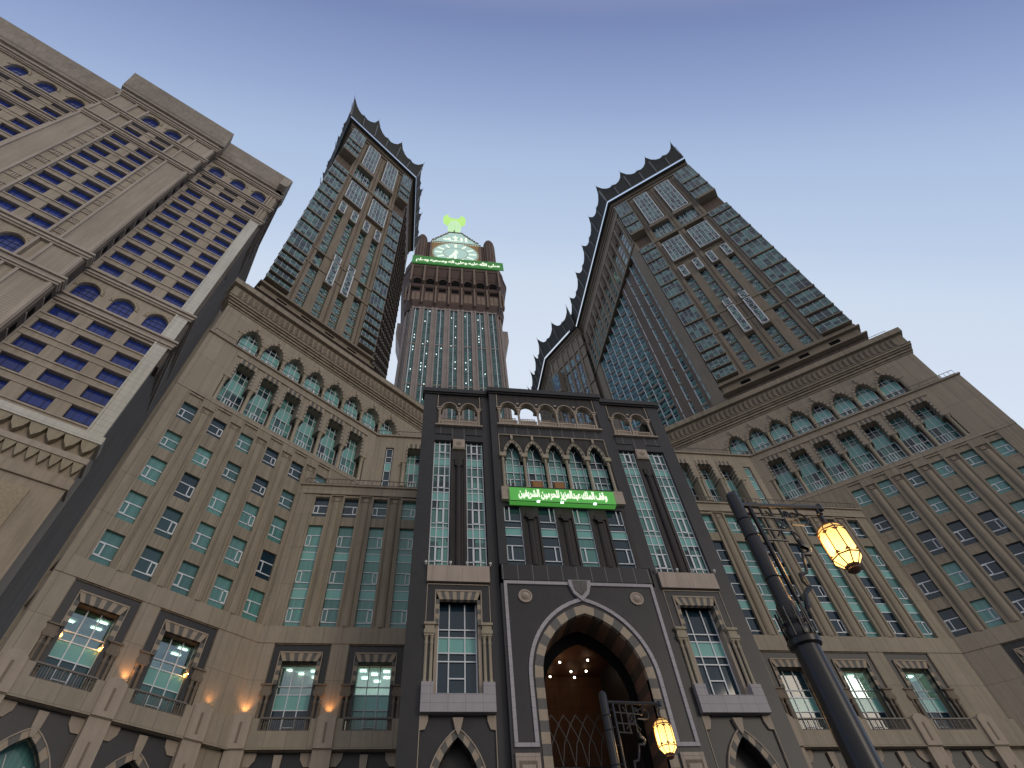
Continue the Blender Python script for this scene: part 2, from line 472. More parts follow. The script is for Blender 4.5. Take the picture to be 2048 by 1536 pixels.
def column(mb, x, y, z0, z1, r=0.16, m=0, cap=0.45, capw=None):
    """slender column: base, shaft with ring, flared capital and square abacus"""
    h = z1 - z0; cw = capw or r * 1.9
    mb.lathe(x, y, [(r * 1.5, z0), (r * 1.5, z0 + .08 * 1), (r * 1.1, z0 + .25), (r, z0 + .3), (r, z1 - cap - .35), (r * 1.25, z1 - cap - .3), (r * 1.25, z1 - cap - .22), (r * .95, z1 - cap - .15), (r * .95, z1 - cap), (cw, z1 - .14)], 10, m)
    mb.box(x - cw * 1.05, x + cw * 1.05, y - cw * 1.05, y + cw * 1.05, z1 - .14, z1, m)
def rail(mb, p0, p1, z0, z1, n, m=0, t=0.05):
    p0 = Vector((*p0, 0)); p1 = Vector((*p1, 0)); d = p1 - p0
    mb.tube([p0 + Vector((0, 0, z1)), p1 + Vector((0, 0, z1))], t, 5, m)
    mb.tube([p0 + Vector((0, 0, z0 + .12)), p1 + Vector((0, 0, z0 + .12))], t * .7, 5, m)
    for k in range(n + 1):
        q = p0 + d * (k / n)
        mb.tube([q + Vector((0, 0, z0)), q + Vector((0, 0, z1))], t * (1.4 if k % 5 == 0 else .6), 4, m)
# ============================================================ ground
g = MB(); g.box(-900, 900, -900, 1200, -0.5, 0)
gr = part('ground', g.mesh('ground', 'paving'), None); gr['kind'] = 'structure'

# ============================================================ shared podium parts
def m_window(w, h, side, key):
    """hotel room window of the podium: tall pane, casement framed in white to one side"""
    mb = MB(); mb.box(-w / 2, w / 2, 0, .05, 0, h)
    z1, z2 = h - 1.08 * h / 2.9, h - 2.25 * h / 2.9
    fr = MB(); t = .045
    fr.box(-w / 2, w / 2, -.05, 0, z1 - t, z1 + t); fr.box(-w / 2, w / 2, -.05, 0, z2 - t, z2 + t)
    s = side; xa = -s * w / 2; xb = -s * w / 2 + s * w * .34
    lo, hi = min(xa, xb), max(xa, xb)
    fr.box(lo, lo + .09, -.06, 0, z2, z1); fr.box(hi - .09 if s < 0 else hi - .06, hi + (.03 if s > 0 else 0), -.07, 0, z2, z1)
    fr.box(lo, hi, -.06, 0, z1 - .1, z1 + .02); fr.box(lo, hi, -.06, 0, z2 - .02, z2 + .1)
    return mb.mesh(key, 'glass_a'), fr.mesh(key + '_frame', 'frame_white')
LIB = {}
for nm, h in (('win_low', 2.65), ('win_top', 2.3)):
    for sd in (-1, 1):
        a, b = m_window(1.40, h, sd, nm)
        LIB[(nm, sd)] = a; LIB[(nm + 'f', sd)] = b
def m_strip(w, h, side, bars, teals, zb):
    mb = MB(); mb.box(-w / 2, w / 2, 0, .05, 0, h, 0)
    for a, b in teals: mb.box(-w / 2, w / 2, -.02, 0, a - zb, b - zb, 1)
    fr = MB(); t = .04
    for a, b in teals:
        fr.box(-w / 2, w / 2, -.05, -.02, a - zb - t, a - zb + t); fr.box(-w / 2, w / 2, -.05, -.02, b - zb - t, b - zb + t)
    for a, b in bars:
        a -= zb; b -= zb
        fr.box(-w / 2, w / 2, -.06, 0, a - t, a + t); fr.box(-w / 2, w / 2, -.06, 0, b - t, b + t)
        s = side; xa = -s * w / 2; xb = xa + s * w * .34; lo, hi = min(xa, xb), max(xa, xb)
        fr.box(lo, lo + .08, -.07, 0, a, b); fr.box(hi - .08, hi, -.07, 0, a, b)
        fr.box(lo, hi, -.07, 0, b - .1, b); fr.box(lo, hi, -.07, 0, a, a + .1)
    return mb, fr
S_BARS = [(33.62, 34.82), (29.82, 30.99), (26.16, 27.38)]; S_TEAL = [(32.15, 32.97), (28.3, 29.2)]
for sd in (-1, 1):
    a, b = m_strip(1.36, 35.92 - 25.65, sd, S_BARS, S_TEAL, 25.65)
    LIB[('strip', sd)] = a.mesh('window_strip', ['glass_a', 'teal']); LIB[('stripf', sd)] = b.mesh('strip_frame', 'frame_white')
# tall arcade glazing: 2.6 wide, three lights and two outer, from 45.2 to 51.7
def m_tall(w, h, teal_z, name, nx=4, bars=(.9, 2.0, 2.9, 4.2, 5.3)):
    mb = MB(); mb.box(-w / 2, w / 2, 0, .05, 0, h, 0)
    mb.box(-w / 2, w / 2, -.02, 0, teal_z[0], teal_z[1], 1)
    fr = MB(); t = .035
    for i in range(nx + 1): x = -w / 2 + w * i / nx; fr.box(x - t, x + t, -.07, 0, 0, h)
    for z in bars: fr.box(-w / 2, w / 2, -.06, 0, z - t, z + t)
    fr.box(-w / 2, w / 2, -.07, 0, 0, .08)
    xa, xb = -w / 2 + w * (nx // 2 - .5 + (.5 if nx == 4 else 0)) / nx, 0
    xa = -w / 8; xb = xa + w / nx
    fr.box(xa - .05, xa + .07, -.09, 0, .9, 2.0); fr.box(xb - .07, xb + .05, -.09, 0, .9, 2.0); fr.box(xa, xb, -.09, 0, .85, .98); fr.box(xa, xb, -.09, 0, 1.92, 2.05)
    return mb.mesh(name, ['glass_big', 'teal']), fr.mesh(name + '_frame', 'frame_white')
LIB['tall'], LIB['tallf'] = m_tall(2.55, 6.6, (3.3, 4.9), 'tall_window', bars=(.95, 2.0, 3.3, 4.9, 5.9))
LIB['arcw'], LIB['arcwf'] = m_tall(2.1, 4.7, (1.7, 3.2), 'arched_window', nx=3, bars=(1.0, 1.7, 3.2, 3.85))
# pilaster (fluted column between window bays)
def m_pilaster(w, z0, z1, name, mat='stone_plain', mat2='stone_dark'):
    mb = MB()
    P = [(-w / 2, .3), (-w / 2, 0), (-w / 2 + .22, 0), (-w / 2 + .22, .1), (-w * .29, .1)]
    n = 6; r = w * .24
    P += [(-r * math.cos(PI * k / n), .1 - r * .62 * math.sin(PI * k / n)) for k in range(n + 1)]
    P += [(w * .29, .1), (w / 2 - .22, .1), (w / 2 - .22, 0), (w / 2, 0), (w / 2, .3)]
    mb.prism_xy(P, z0, z1 - 1.0, 0)
    mb.box(-w / 2, w / 2, .0, .3, z1 - .16, z1, 0); mb.box(-w / 2, -w / 2 + .2, 0, .3, z1 - 1.0, z1 - .16, 0); mb.box(w / 2 - .2, w / 2, 0, .3, z1 - 1.0, z1 - .16, 0)
    mb.box(-w / 2 + .2, w / 2 - .2, .12, .3, z1 - 1.0, z1 - .16, 1)
    mb.cbox(0, z1 - .58, .42, .42, .04, .12, 0)
    return mb.mesh(name, [mat, mat2])
LIB['pil'] = m_pilaster(1.52, 25.62, 43.7, 'pilaster')
LIB['pil_low'] = m_pilaster(1.52, 25.62, 39.7, 'pilaster_low')
mb = MB(); column(mb, 0, 0, 45.2, 48.95, .2, 0, cap=.55, capw=.36)
LIB['column_tall'] = mb.mesh('slender_column', 'ornate', True)
mb = MB(); column(mb, 0, 0, 54.2, 57.1, .2, 0, cap=.5, capw=.36)
LIB['column_top'] = mb.mesh('arcade_column', 'ornate', True)
# framed box window of the lower storey: black panel, striped surround, paired columns, glazing bars
def box_window(bld, M, dark_w, lit=0, rail_=True, sconce=False):
    """bay centred on local x = 0; z absolute"""
    hw = dark_w / 2
    d = MB()
    d.box(-hw, -1.33, .12, .3, 18.6, 24.2); d.box(1.33, hw, .12, .3, 18.6, 24.2); d.box(-1.33, 1.33, .12, .3, 22.82, 24.2)
    # thin moulding round the black panel
    for a in ((-hw, -hw + .07), (hw - .07, hw)): d.box(a[0], a[1], .04, .12, 21.1, 24.2, 1)
    d.box(-hw, hw, .04, .12, 24.13, 24.2, 1)
    w = part('lower_window', d.mesh('black_panel', ['granite', 'stone_dark']), bld, M)
    v = MB()
    n = 9; x0, x1 = -1.33, 1.33
    for i in range(n):       # flat voussoirs fan outwards
        a0, a1 = x0 + (x1 - x0) * i / n, x0 + (x1 - x0) * (i + 1) / n
        k = 1.22
        v.prism_xz([(a0, 22.82), (a1, 22.82), (a1 * k, 23.45), (a0 * k, 23.45)], .02, .2, i % 2)
    z = 22.82; i = 1
    while z > 21.1:
        z2 = max(21.05, z - .36)
        v.box(-1.62, -1.33, .02, .9, z2, z, i % 2); v.box(1.33, 1.62, .02, .9, z2, z, i % 2); z = z2; i += 1
    v.box(-1.68, 1.68, -.02, .1, 23.45, 23.55, 0)
    v.box(-1.68, -1.62, -.02, .1, 21.05, 23.5, 0); v.box(1.62, 1.68, -.02, .1, 21.05, 23.5, 0)
    part('striped_surround', v.mesh('striped_surround', ['vouss_light', 'vouss_dark']), w)
    c = MB()
    for sx in (-1, 1):
        c.box(sx * 1.95 - .42, sx * 1.95 + .42, -.12, .5, 20.3, 20.55); c.box(sx * 1.95 - .36, sx * 1.95 + .36, -.05, .5, 20.55, 20.95); c.box(sx * 1.95 - .45, sx * 1.95 + .45, -.15, .5, 20.95, 21.06)
        for q in (-.2, .18): column(c, sx * 1.95 + q, .02, 17.2, 20.3, .12, 0, cap=.3, capw=.17)
    part('paired_columns', c.mesh('paired_columns', 'stone_dark', True), w)
    dp = .85
    j = MB(); j.box(-1.62, -1.36, .3, dp, 17, 21.05); j.box(1.36, 1.62, .3, dp, 17, 21.05); j.box(-1.33, 1.33, .2, dp, 22.84, 23.1)
    part('reveal', j.mesh('reveal', 'stone_dark'), w)
    gz = MB()
    gz.box(-1.4, 1.4, dp, dp + .04, 17.6, 20.6 if lit else 22.8)
    part('glazing', gz.mesh('glazing', 'glass_a'), w)
    tl = MB(); tl.box(-1.4, 1.4, dp - .02, dp, 19.5, 20.6)
    part('spandrel_glass', tl.mesh('spandrel_glass', 'teal'), w)
    if lit:
        gg = MB(); gg.box(-1.4, 1.4, dp, dp + .03, 20.6, 22.8)
        part('clear_pane', gg.mesh('clear_pane', 'clear_glass'), w)
        rm = MB()
        rm.box(-2.2, 2.2, 1.55, 4.4, 23.0, 23.05, 1); rm.box(-2.2, 2.2, 4.4, 4.5, 19.0, 23.0, 1); rm.box(-2.25, -2.2, 1.55, 4.4, 19, 23, 0); rm.box(2.2, 2.25, 1.55, 4.4, 19, 23, 0)
        for (x, y) in ((-1.0, 1.9), (.9, 2.0), (-.1, 2.5), (-.9, 3.2), (.9, 3.1), (.1, 3.8)):
            if lit == 2: rm.box(x - .22, x + .22, y - .12, y + .12, 22.9, 22.94, 2)
            elif lit == 3: rm.box(x - .26, x + .26, y - .2, y + .15, 22.92, 22.96, 2)
            else:
                if int(abs(x) * 10) % 3 == 0: rm.box(x - .35, x + .35, y - .1, y + .1, 22.9, 22.94, 2)
        part('lit_room', rm.mesh('lit_room', ['room_wall', 'room_glow' if lit in (2, 3) else 'room_wall', 'lit_lamp']), w)
    fr = MB(); t = .035
    for x in (-1.36, -.45, .45, 1.36): fr.box(x - t, x + t, dp - .08, dp, 17.6, 22.8)
    for z in (18.95, 19.5, 20.6, 21.2): fr.box(-1.36, 1.36, dp - .07, dp, z - t, z + t)
    fr.box(-.45, .45, dp - .07, dp, 18.3, 18.36)
    part('frame', fr.mesh('frame', 'frame_grey' if lit == 3 else 'frame_white'), w)
    if rail_:
        rl = MB(); rail(rl, (-1.75, -.35), (1.75, -.35), 17.65, 18.55, 22, t=.035); rl.box(-1.8, 1.8, -.42, -.28, 18.5, 18.6)
        part('railing', rl.mesh('railing', 'rail_metal'), w)
    return w
# low arch of the ground storey
def low_arch(bld, M, w, ring=True):
    hw = w / 2; a = MB()
    arch_wall(a, -hw, hw, 0, 16.55, 0, 1.7, 11.9, 3.1, .12, .5, 0, 7)
    o = part('ground_arch', a.mesh('black_arch_panel', 'granite'), bld, M)
    r = MB(); arch_ring(r, 0, 1.7, 11.9, 3.1, .4, .0, .7, 7, (0, 1), 8.0, .55)
    part('voussoirs', r.mesh('voussoirs', ['vouss_light', 'vouss_dark']), o)
    k = MB(); arch_ring(k, 0, 2.1, 11.9, 3.55, .07, -.06, .12, 7, (0,), 8.0, 5)
    k.prism_xz([(-.1, 14.95), (.1, 14.95), (.24, 15.5), (.28, 16.3), (-.28, 16.3), (-.24, 15.5)], -.1, .12)
    for s in (-1, 1):
        P = [(s * hw, 16.45), (s * (hw - .8), 16.45), (s * (hw - .75), 16.0), (s * (hw - .45), 15.6), (s * hw, 15.6)]
        k.prism_xz(P if s < 0 else P[::-1], -.0, .12)
    part('arch_trim', k.mesh('arch_trim', 'stone_light'), o)
    gl = MB(); gl.box(-1.75, 1.75, 1.2, 1.25, 0, 15.1, 0)
    gl2 = MB(); gl2.tube([(-.2, 1.15, 11.0), (-.15, 1.15, 13), (-.5, 1.15, 14.3)], .04); gl2.tube([(.3, 1.15, 11.0), (.1, 1.15, 13), (.7, 1.15, 13.9)], .04)
    g_ = part('arch_glazing', gl.mesh('arch_glazing', 'glass_a'), o)
    part('tracery', gl2.mesh('tracery', 'frame_white'), g_)
    return o

def m_merlon():
    mb = MB(); mb.prism_xz([(-.66, 16.55), (.66, 16.55), (.66, 18.55), (.28, 18.85), (-.28, 18.85), (-.66, 18.55)], -.62, .2)
    mb.box(-.08, .08, -.66, -.60, 16.9, 18.2, 1)
    mb.box(-.66, .66, -.45, .3, 0, 16.5, 0)
    mb.box(-.07, .07, -.5, -.45, 12.5, 15.2, 1)
    return mb.mesh('parapet_pier', ['stone_light', 'stone_dark'])
LIB['merlon'] = m_merlon()

def fluted_block(bld, Mf, cols, rows, uL, uR, top, pil='pil', striplow=None, z0=25.62, band_mat='stone_plain'):
    """wall of the bedroom storeys: columns of windows set between fluted pilasters"""
    win = Many('window', bld)
    body = MB()
    cs = sorted(cols)
    for i, c in enumerate(cs):
        lo = c - .7; hi = c + .7
        zz = z0
        if striplow:
            win.add(('strip', 1 if i % 4 < 2 else -1), Mf @ Matrix.Translation((c, .34, 25.65)), 4.0, ((('frame', ('stripf', 1 if i % 4 < 2 else -1), None)),))
            zz = 35.92
        for (a, b) in rows:
            body.box(lo, hi, .1, .7, zz, a, 0); zz = b
            h = b - a; key = 'win_low' if h > 2.5 else 'win_top'; sd = 1 if (i + (0 if striplow else rows.index((a, b)) * 0)) % 2 == 0 else -1
            M = Mf @ Matrix.Translation((c, .34, a)) @ Matrix.Diagonal((1, 1, h / (2.65 if key == 'win_low' else 2.3), 1))
            win.add((key, sd), M, 2.0, (('frame', (key + 'f', sd), None),))
        body.box(lo, hi, .1, .7, zz, top, 0)
        body.box(lo - .04, hi + .04, -.03, .1, top - .35, top - .12, 0)
    # backing, end panels
    body.box(uL, uR, .7, 3, z0, top, 0)
    body.box(uL, cs[0] - .7, 0, .7, z0, top, 0)
    body.box(cs[-1] + .7, uR, 0, .7, z0, top, 0)
    zt = 43.7 if pil == 'pil' else 39.7
    for a_, b_ in zip(cs, cs[1:]):
        if top > zt: body.box(a_ + .7, b_ - .7, 0, .7, zt, top, 0)
    part('wall', body.mesh('bedroom_wall', 'stone'), bld, Mf)
    for a, b in zip(cs, cs[1:]):
        part('pilaster', LIB[pil], bld, Mf @ Matrix.Translation(((a + b) / 2, -.02, 0)) @ Matrix.Diagonal(((b - a - 1.4) / 1.52, 1, 1, 1)))
    win.flush(LIB)

def podium(name, label, origin, head, mirror, cols_a, cols_f, talls, arcs, boxes_a, boxes_f, uL, uR, top_uL, top_uR, fL, fR, f2L, f2R, f2cols, zs=0.0):
    """podium wing: an angled face (frame A) and a frontal face (frame F) that meet at the origin corner"""
    B = thing(name, label, 'building', (origin[0], origin[1], 0), 0)
    Bi = B.matrix_basis.inverted()
    A = Bi @ frame(origin[0], origin[1], head)
    Fm = Bi @ frame(0, 45.4, 0)
    F2 = Bi @ frame(0, 50.2, 0)
    sgn = -1 if mirror else 1
    rowsA = [(25.7, 28.35), (29.45 + zs * .1, 32.15 + zs * .6), (33.25 + zs * .5, 35.95 + zs * .8), (37.1 + zs * .9, 39.2 + zs), (40.9 + zs * .8, 43.1 + zs)]
    fluted_block(B, A, cols_a, rowsA, uL, uR, 44.6)
    fluted_block(B, Fm, cols_f, [(36.95, 39.3)], fL, fR, 39.7, 'pil_low', True)
    # solid cores
    core = MB()
    if not mirror: core.prism_xy([(uL, .7), (uR + 6, .7), (uR + 6, 14), (uL + 6, 14)], 0, 64)
    else: core.prism_xy([(uL - 6, .7), (uR, .7), (uR - 6, 14), (uL - 6, 14)], 0, 64)
    part('core', core.mesh('core', 'stone_plain'), B, A @ Matrix.Translation((0, 4.2, 0)))
    # lower band, box windows, ledge, ground arches
    for Mx, boxes, x0, x1, front in ((A, boxes_a, uL, uR, False), (Fm, boxes_f, fL, fR, True)):
        base = MB()
        base.box(x0, x1, -.06, .7, 24.22, 25.62)
        xs = x0
        for (c, w, lit) in sorted(boxes):
            base.box(xs, c - w / 2, 0, 1.5, 16.5, 24.22); xs = c + w / 2
        base.box(xs, x1, 0, 1.5, 16.5, 24.22)
        base.box(x0, x1, 4.6, 4.7, 0, 24.3); base.box(x0, x1, 1.5, 4.6, 23.6, 24.2)
        part('lower_wall', base.mesh('lower_wall', 'stone_panel'), B, Mx)
        led = MB(); led.box(x0 - (.4 if not front else 0), x1, -.45, .2, 16.5, 17.7); led.box(x0, x1, -.52, -.4, 16.5, 16.62)
        xs = x0 - (.4 if not front and not mirror else 0)
        for (c, w, lit) in sorted(boxes):
            led.box(xs, c - 1.78, -.45, .0, 17.7, 18.5); xs = c + 1.78
        led.box(xs, x1, -.45, .0, 17.7, 18.5)
        part('parapet', led.mesh('parapet', 'stone_panel'), B, Mx)
        for (c, w, lit) in boxes:
            box_window(B, Mx @ Matrix.Translation((c, 0, 0)), w, lit)
            low_arch(B, Mx @ Matrix.Translation((c, 0, 0)), 4.55)
        bs = sorted(c for c, w, lit in boxes)
        pit = 5.9
        for x in [bs[0] - pit / 2] + [c + pit / 2 for c in bs]:
            if x0 + .3 < x < x1 - .3: part('parapet_pier', LIB['merlon'], B, Mx @ Matrix.Translation((x, 0, 0)))
        gw = MB()
        xs = x0
        for c in bs: gw.box(xs, c - 2.27, .0, 1.5, 0, 16.5); xs = c + 2.27
        gw.box(xs, x1, 0, 1.5, 0, 16.5)
        part('ground_wall', gw.mesh('ground_wall', 'stone_panel'), B, Mx)
    # roof terrace of the frontal face
    t1 = MB(); t1.box(fL, fR, -.12, 5.6, 39.7, 40.7); t1.box(fL - .2, fR, -.3, .0, 40.7, 40.86)
    part('terrace', t1.mesh('terrace', 'stone_panel'), B, Fm)
    r1 = MB(); rail(r1, (fL + (.5 if not mirror else 0), -.2), (fR - (.5 if mirror else 0), -.2), 40.86, 41.62, int((fR - fL) * 2.2), t=.045)
    part('railing', r1.mesh('railing', 'rail_metal'), B, Fm)
    # ---- tall arcade storey on the angled face
    ta = MB(); ts = sorted(talls); xs = uL
    for c in ts:
        ta.box(xs, c - 1.02, 0, 1.3, 48.95, 51.75) if xs > uL else ta.box(xs, c - 1.75, 0, 1.3, 44.6, 51.75)
        if xs == uL: ta.box(c - 1.75, c - 1.02, 0.0, 1.3, 48.95, 51.75)
        xs = c + 1.02
    ta.box(xs, xs + .73, 0, 1.3, 48.95, 51.75); ta.box(xs + .73, uR, 0, 1.3, 44.6, 51.75)
    ta.box(uL, uR, 0, 1.3, 51.75, 53.75)
    ta.box(uL, uR, -.05, .7, 44.6, 45.2)
    ta.box(uL, uR, 1.45, 2, 44.6, 54)
    ta.box(uL - .1 * (not mirror), uR + .1 * mirror, -.22, .1, 53.6, 53.82)
    part('arcade_wall', ta.mesh('arcade_wall', 'stone_panel'), B, A)
    dk = MB(); st = MB()
    for c in ts:
        for s in (-1, 1):
            z = 51.7; i = 0
            while z > 49.0:
                x = c + s * 1.06; st.box(x - .1, x + .1, -.06, 1.25, z - .3, z, i % 2); z -= .3; i += 1
        for i in range(7):
            x = c - 1.02 + 2.04 * (i + .5) / 7
            st.box(x - .13, x + .13, -.1, .3, 51.72, 52.45, i % 2)
        st.box(c - 1.5, c + 1.5, -.16, .0, 52.5, 52.62, 0)
    part('striped_arch_stones', st.mesh('striped_arch_stones', ['vouss_light', 'vouss_dark']), B, A)
    for c in ts:
        w = part('tall_window', LIB['tall'], B, A @ Matrix.Translation((c, 1.2, 45.15))); part('frame', LIB['tallf'], w)
    for x in [ts[0] - 1.48] + [c + 1.49 for c in ts]:
        part('slender_column', LIB['column_tall'], B, A @ Matrix.Translation((x, .25, 0)))
    # ---- top arcade, set back
    sb = .55
    tp = MB(); ac = sorted(arcs); xs = top_uL
    tp.box(xs, ac[0] - 1.49, 0, 1.2, 53.8, 60.2)
    for c in ac: arch_wall(tp, c - 1.49, c + 1.49, 57.1, 60.2, c, 1.02, 57.15, 1.4, 0, 1.2, 0, 6)
    tp.box(ac[-1] + 1.49, top_uR, 0, 1.2, 53.8, 60.2)
    tp.box(top_uL, top_uR, 1.5, 3, 53.8, 64)
    part('top_wall', tp.mesh('top_wall', 'stone_panel'), B, A @ Matrix.Translation((0, sb, 0)))
    st = MB()
    for c in ac:
        arch_ring(st, c, 1.02, 57.15, 1.4, .28, -.12, .2, 8, (0, 1))
        st.box(c - .1, c + .1, -.2, .2, 58.95, 59.75, 0)
    part('striped_arch_stones', st.mesh('top_arch_stones', ['vouss_light', 'stone_dark']), B, A @ Matrix.Translation((0, sb, 0)))
    for c in ac:
        w = part('arched_window', LIB['arcw'], B, A @ Matrix.Translation((c, sb + .8, 54.1))); part('frame', LIB['arcwf'], w)
        # deep shaded head of the arch
    for x in [ac[0] - 1.49] + [c + 1.49 for c in ac]:
        part('arcade_column', LIB['column_top'], B, A @ Matrix.Translation((x, sb + .25, 0)))
    # cornice, frieze, crown
    cn = MB(); a0, a1 = top_uL, top_uR
    for (z0, z1, o) in ((60.2, 60.5, .1), (60.5, 60.75, .3), (60.75, 60.95, .15), (60.95, 61.25, .4), (61.25, 61.6, .6), (61.6, 61.72, .7)):
        cn.box(a0 - o * (not mirror), a1 + o * mirror, sb - o, sb + 1.5, z0, z1)
    cn.box(a0 - .55 * (not mirror), a1 + .55 * mirror, sb - .45, sb + 1.5, 61.72, 64)
    cn.box(a0 - .9 * (not mirror), a1 + .9 * mirror, sb - .95, sb + 1.5, 63.75, 64.65)
    part('cornice', cn.mesh('cornice', 'stone_plain'), B, A)
    fz = MB(); x = a0 + .2; q = 0
    while x < a1 - .5:
        for s in (1,):
            fz.face([(x, sb - .45, 62.0), (x + .33, sb - .62, 62.0), (x + .33, sb - .66, 63.4)]); fz.face([(x + .33, sb - .62, 62.0), (x + .66, sb - .45, 62.0), (x + .33, sb - .66, 63.4)])
            fz.face([(x, sb - .45, 62.0), (x + .33, sb - .66, 63.4), (x + .05, sb - .45, 63.1)])
        x += .72
    part('frieze', fz.mesh('frieze', 'stone_dark'), B, A)
    # terrace railing of the angled face and of the upper frontal face
    r2 = MB(); rail(r2, (uL + .3 * (not mirror), -.1), (uR - .3 * mirror, -.1), 53.82, 54.55, int((uR - uL) * 2), t=.04)
    part('railing', r2.mesh('railing', 'rail_metal'), B, A)
    # upper frontal face
    u = MB()
    nx = f2cols['narrow']
    segs = sorted([(nx - .5, nx + .5)] + [(c - 1.02, c + 1.02) for c in f2cols['tall']])
    xs = f2L
    for a, b in segs:
        u.box(xs, a, 0, 1.3, 40.7, 53.75); xs = b
    u.box(xs, f2R, 0, 1.3, 40.7, 53.75)
    u.box(nx - .5, nx + .5, 0, 1.3, 51.7, 53.75); u.box(nx - .5, nx + .5, 0, 1.3, 40.7, 45)
    for c in f2cols['tall']: u.box(c - 1.02, c + 1.02, 0, 1.3, 51.75, 53.75); u.box(c - 1.02, c + 1.02, 0, 1.3, 40.7, 45.1)
    u.box(f2L, f2R, -.25, 0, 53.6, 53.82); u.box(f2L, f2R, 1.45, 4.2, 40.7, 53.8)
    part('upper_front_wall', u.mesh('upper_front_wall', 'stone_panel'), B, F2)
    st = MB()
    for c in f2cols['tall']:
        for s in (-1, 1):
            z = 51.7; i = 0
            while z > 49.0: x = c + s * 1.06; st.box(x - .1, x + .1, -.06, 1.25, z - .3, z, i % 2); z -= .3; i += 1
        for i in range(7): x = c - 1.02 + 2.04 * (i + .5) / 7; st.box(x - .13, x + .13, -.1, .3, 51.72, 52.45, i % 2)
    part('striped_arch_stones', st.mesh('front_arch_stones', ['vouss_light', 'vouss_dark']), B, F2)
    for c in f2cols['tall']:
        w = part('tall_window', LIB['tall'], B, F2 @ Matrix.Translation((c, 1.2, 45.15))); part('frame', LIB['tallf'], w)
        for s in (-1, 1): part('slender_column', LIB['column_tall'], B, F2 @ Matrix.Translation((c + s * 1.3, -.15, 0)))
    nw = MB(); nw.box(-.42, .42, 0, .05, 45, 51.7, 0); nw.box(-.42, .42, -.02, 0, 47.9, 49.3, 1)
    w = part('narrow_window', nw.mesh('narrow_window', ['glass_a', 'teal']), B, F2 @ Matrix.Translation((nx, .3, 0)))
    nf = MB(); nf.box(-.42, -.33, -.07, 0, 45, 51.7); nf.box(.33, .42, -.07, 0, 45, 51.7)
    for z in (46.4, 47.9, 49.3, 50.2, 51.6): nf.box(-.42, .42, -.07, 0, z - .05, z + .05)
    part('frame', nf.mesh('narrow_frame', 'frame_white'), w)
    r3 = MB(); rail(r3, (f2L, -.12), (f2R, -.12), 53.82, 54.6, int((f2R - f2L) * 2), t=.045)
    part('railing', r3.mesh('railing', 'rail_metal'), B, F2)
    # thin railing on top of the crown
    r4 = MB(); rail(r4, (a0 + .5, sb - .5), (a1 - .5, sb - .5), 64.65, 65.35, int((a1 - a0) / 1.4), t=.035)
    part('roof_railing', r4.mesh('roof_railing', 'rail_metal'), B, A)
    return B, A, Fm, F2
BLx, BLy = -12.312, 45.4
BRx, BRy = 50.548, 45.4
PL = podium('podium_building', 'tan stone podium block left of the black gate, its wing angling towards the blue-windowed hotel', (BLx, BLy), 38.67, False,
            [-13.15, -10.18, -7.25, -4.3, -1.35, 1.6], [-10.17, -7.25, -4.35, -1.42, 1.5], [-10.2 + 2.965 * k for k in range(6)], [-10.95 + 2.93 * k for k in range(8)],
            [(-11.6, 4.6, 1), (-5.7, 4.6, 4)], [(-8.82, 4.5, 2), (-2.95, 4.5, 3)],
            -15.3, 7.63, -15.2, 20, -12.7, 3.0, -6.35, 6, {'narrow': -4.6, 'tall': [-1.4, 1.5]})
PR = podium('podium_building', 'tan stone podium block right of the black gate, behind the big street lamp', (BRx, BRy), -38.17, True,
            [.97, 3.85, 6.8, 9.75, 12.75, 15.8], [30.88, 33.8, 36.72, 39.6, 42.55, 45.5, 48.45], [-5.2 + 2.98 * k for k in range(7)], [-8.45 + 2.935 * k for k in range(8)],
            [(5.3, 4.6, 0), (11.2, 4.6, 0)], [(32.7, 4.5, 0), (38.66, 4.5, 3), (44.6, 4.5, 3)],
            -7.9, 18.6, -24, 17.0, 20.5, 50.4, 16, 44.35, {'narrow': 43.1, 'tall': [37.0, 40.0, 33.9, 30.9]}, zs=.45)
PR[0].name = 'podium_building.001'
# ============================================================ black granite gate building
G = thing('gate_building', 'tall black granite entrance gate with a great pointed arch and an open arcade on top', 'gate', (0, 36, 0), 0)
CX = 11.77
y = 0
gm = MB()
YC = -.52            # the central bay stands proud
# side bays (left one, the right one is its mirror image)
def mir(pts): return [(2 * CX - x, z) for x, z in reversed(pts)]
def mbox(mb, x0, x1, y0, y1, z0, z1, m=0):
    mb.box(x0, x1, y0, y1, z0, z1, m); mb.box(2 * CX - x1, 2 * CX - x0, y0, y1, z0, z1, m)
XL = -.58; XC = 5.95
mbox(gm, XL, .66, 0, 1.2, 0, 45.6); mbox(gm, 5.2, XC, 0, 1.2, 0, 45.6)
mbox(gm, .66, 5.2, 0, 1.2, 38.9, 40.75)
mbox(gm, .66, 5.2, .0, 1.2, 24.0, 25.42)
mbox(gm, XL + .05, XC, 1.2, 9.6, 0, 40.7)        # body behind
mbox(gm, .66, 1.3, 0, 1.2, 15.3, 24.0); mbox(gm, 4.55, 5.2, 0, 1.2, 15.3, 24.0); mbox(gm, 1.3, 4.55, 0, 1.2, 23.4, 24.0)
for c in (2.93, 2 * CX - 2.93): arch_wall(gm, c - 2.27, c + 2.27, 0, 15.34, c, 1.35, 11.3, 2.87, .12, 1.2, 0, 8)
part('side_wall', gm.mesh('side_wall', 'granite'), G)
# recess heads with light vertical joints
rh = MB(); mbox(rh, .7, 2.25, -.06, .0, 39.7, 40.7); mbox(rh, 2.25, 3.6, -.04, .0, 39.1, 40.7); mbox(rh, 3.6, 5.15, -.06, 0, 39.7, 40.7)
mbox(rh, .7, 2.25, .12, .3, 38.85, 39.7); mbox(rh, 3.6, 5.15, .12, .3, 38.85, 39.7)
part('jointed_band', rh.mesh('jointed_band', 'granite_joint'), G)
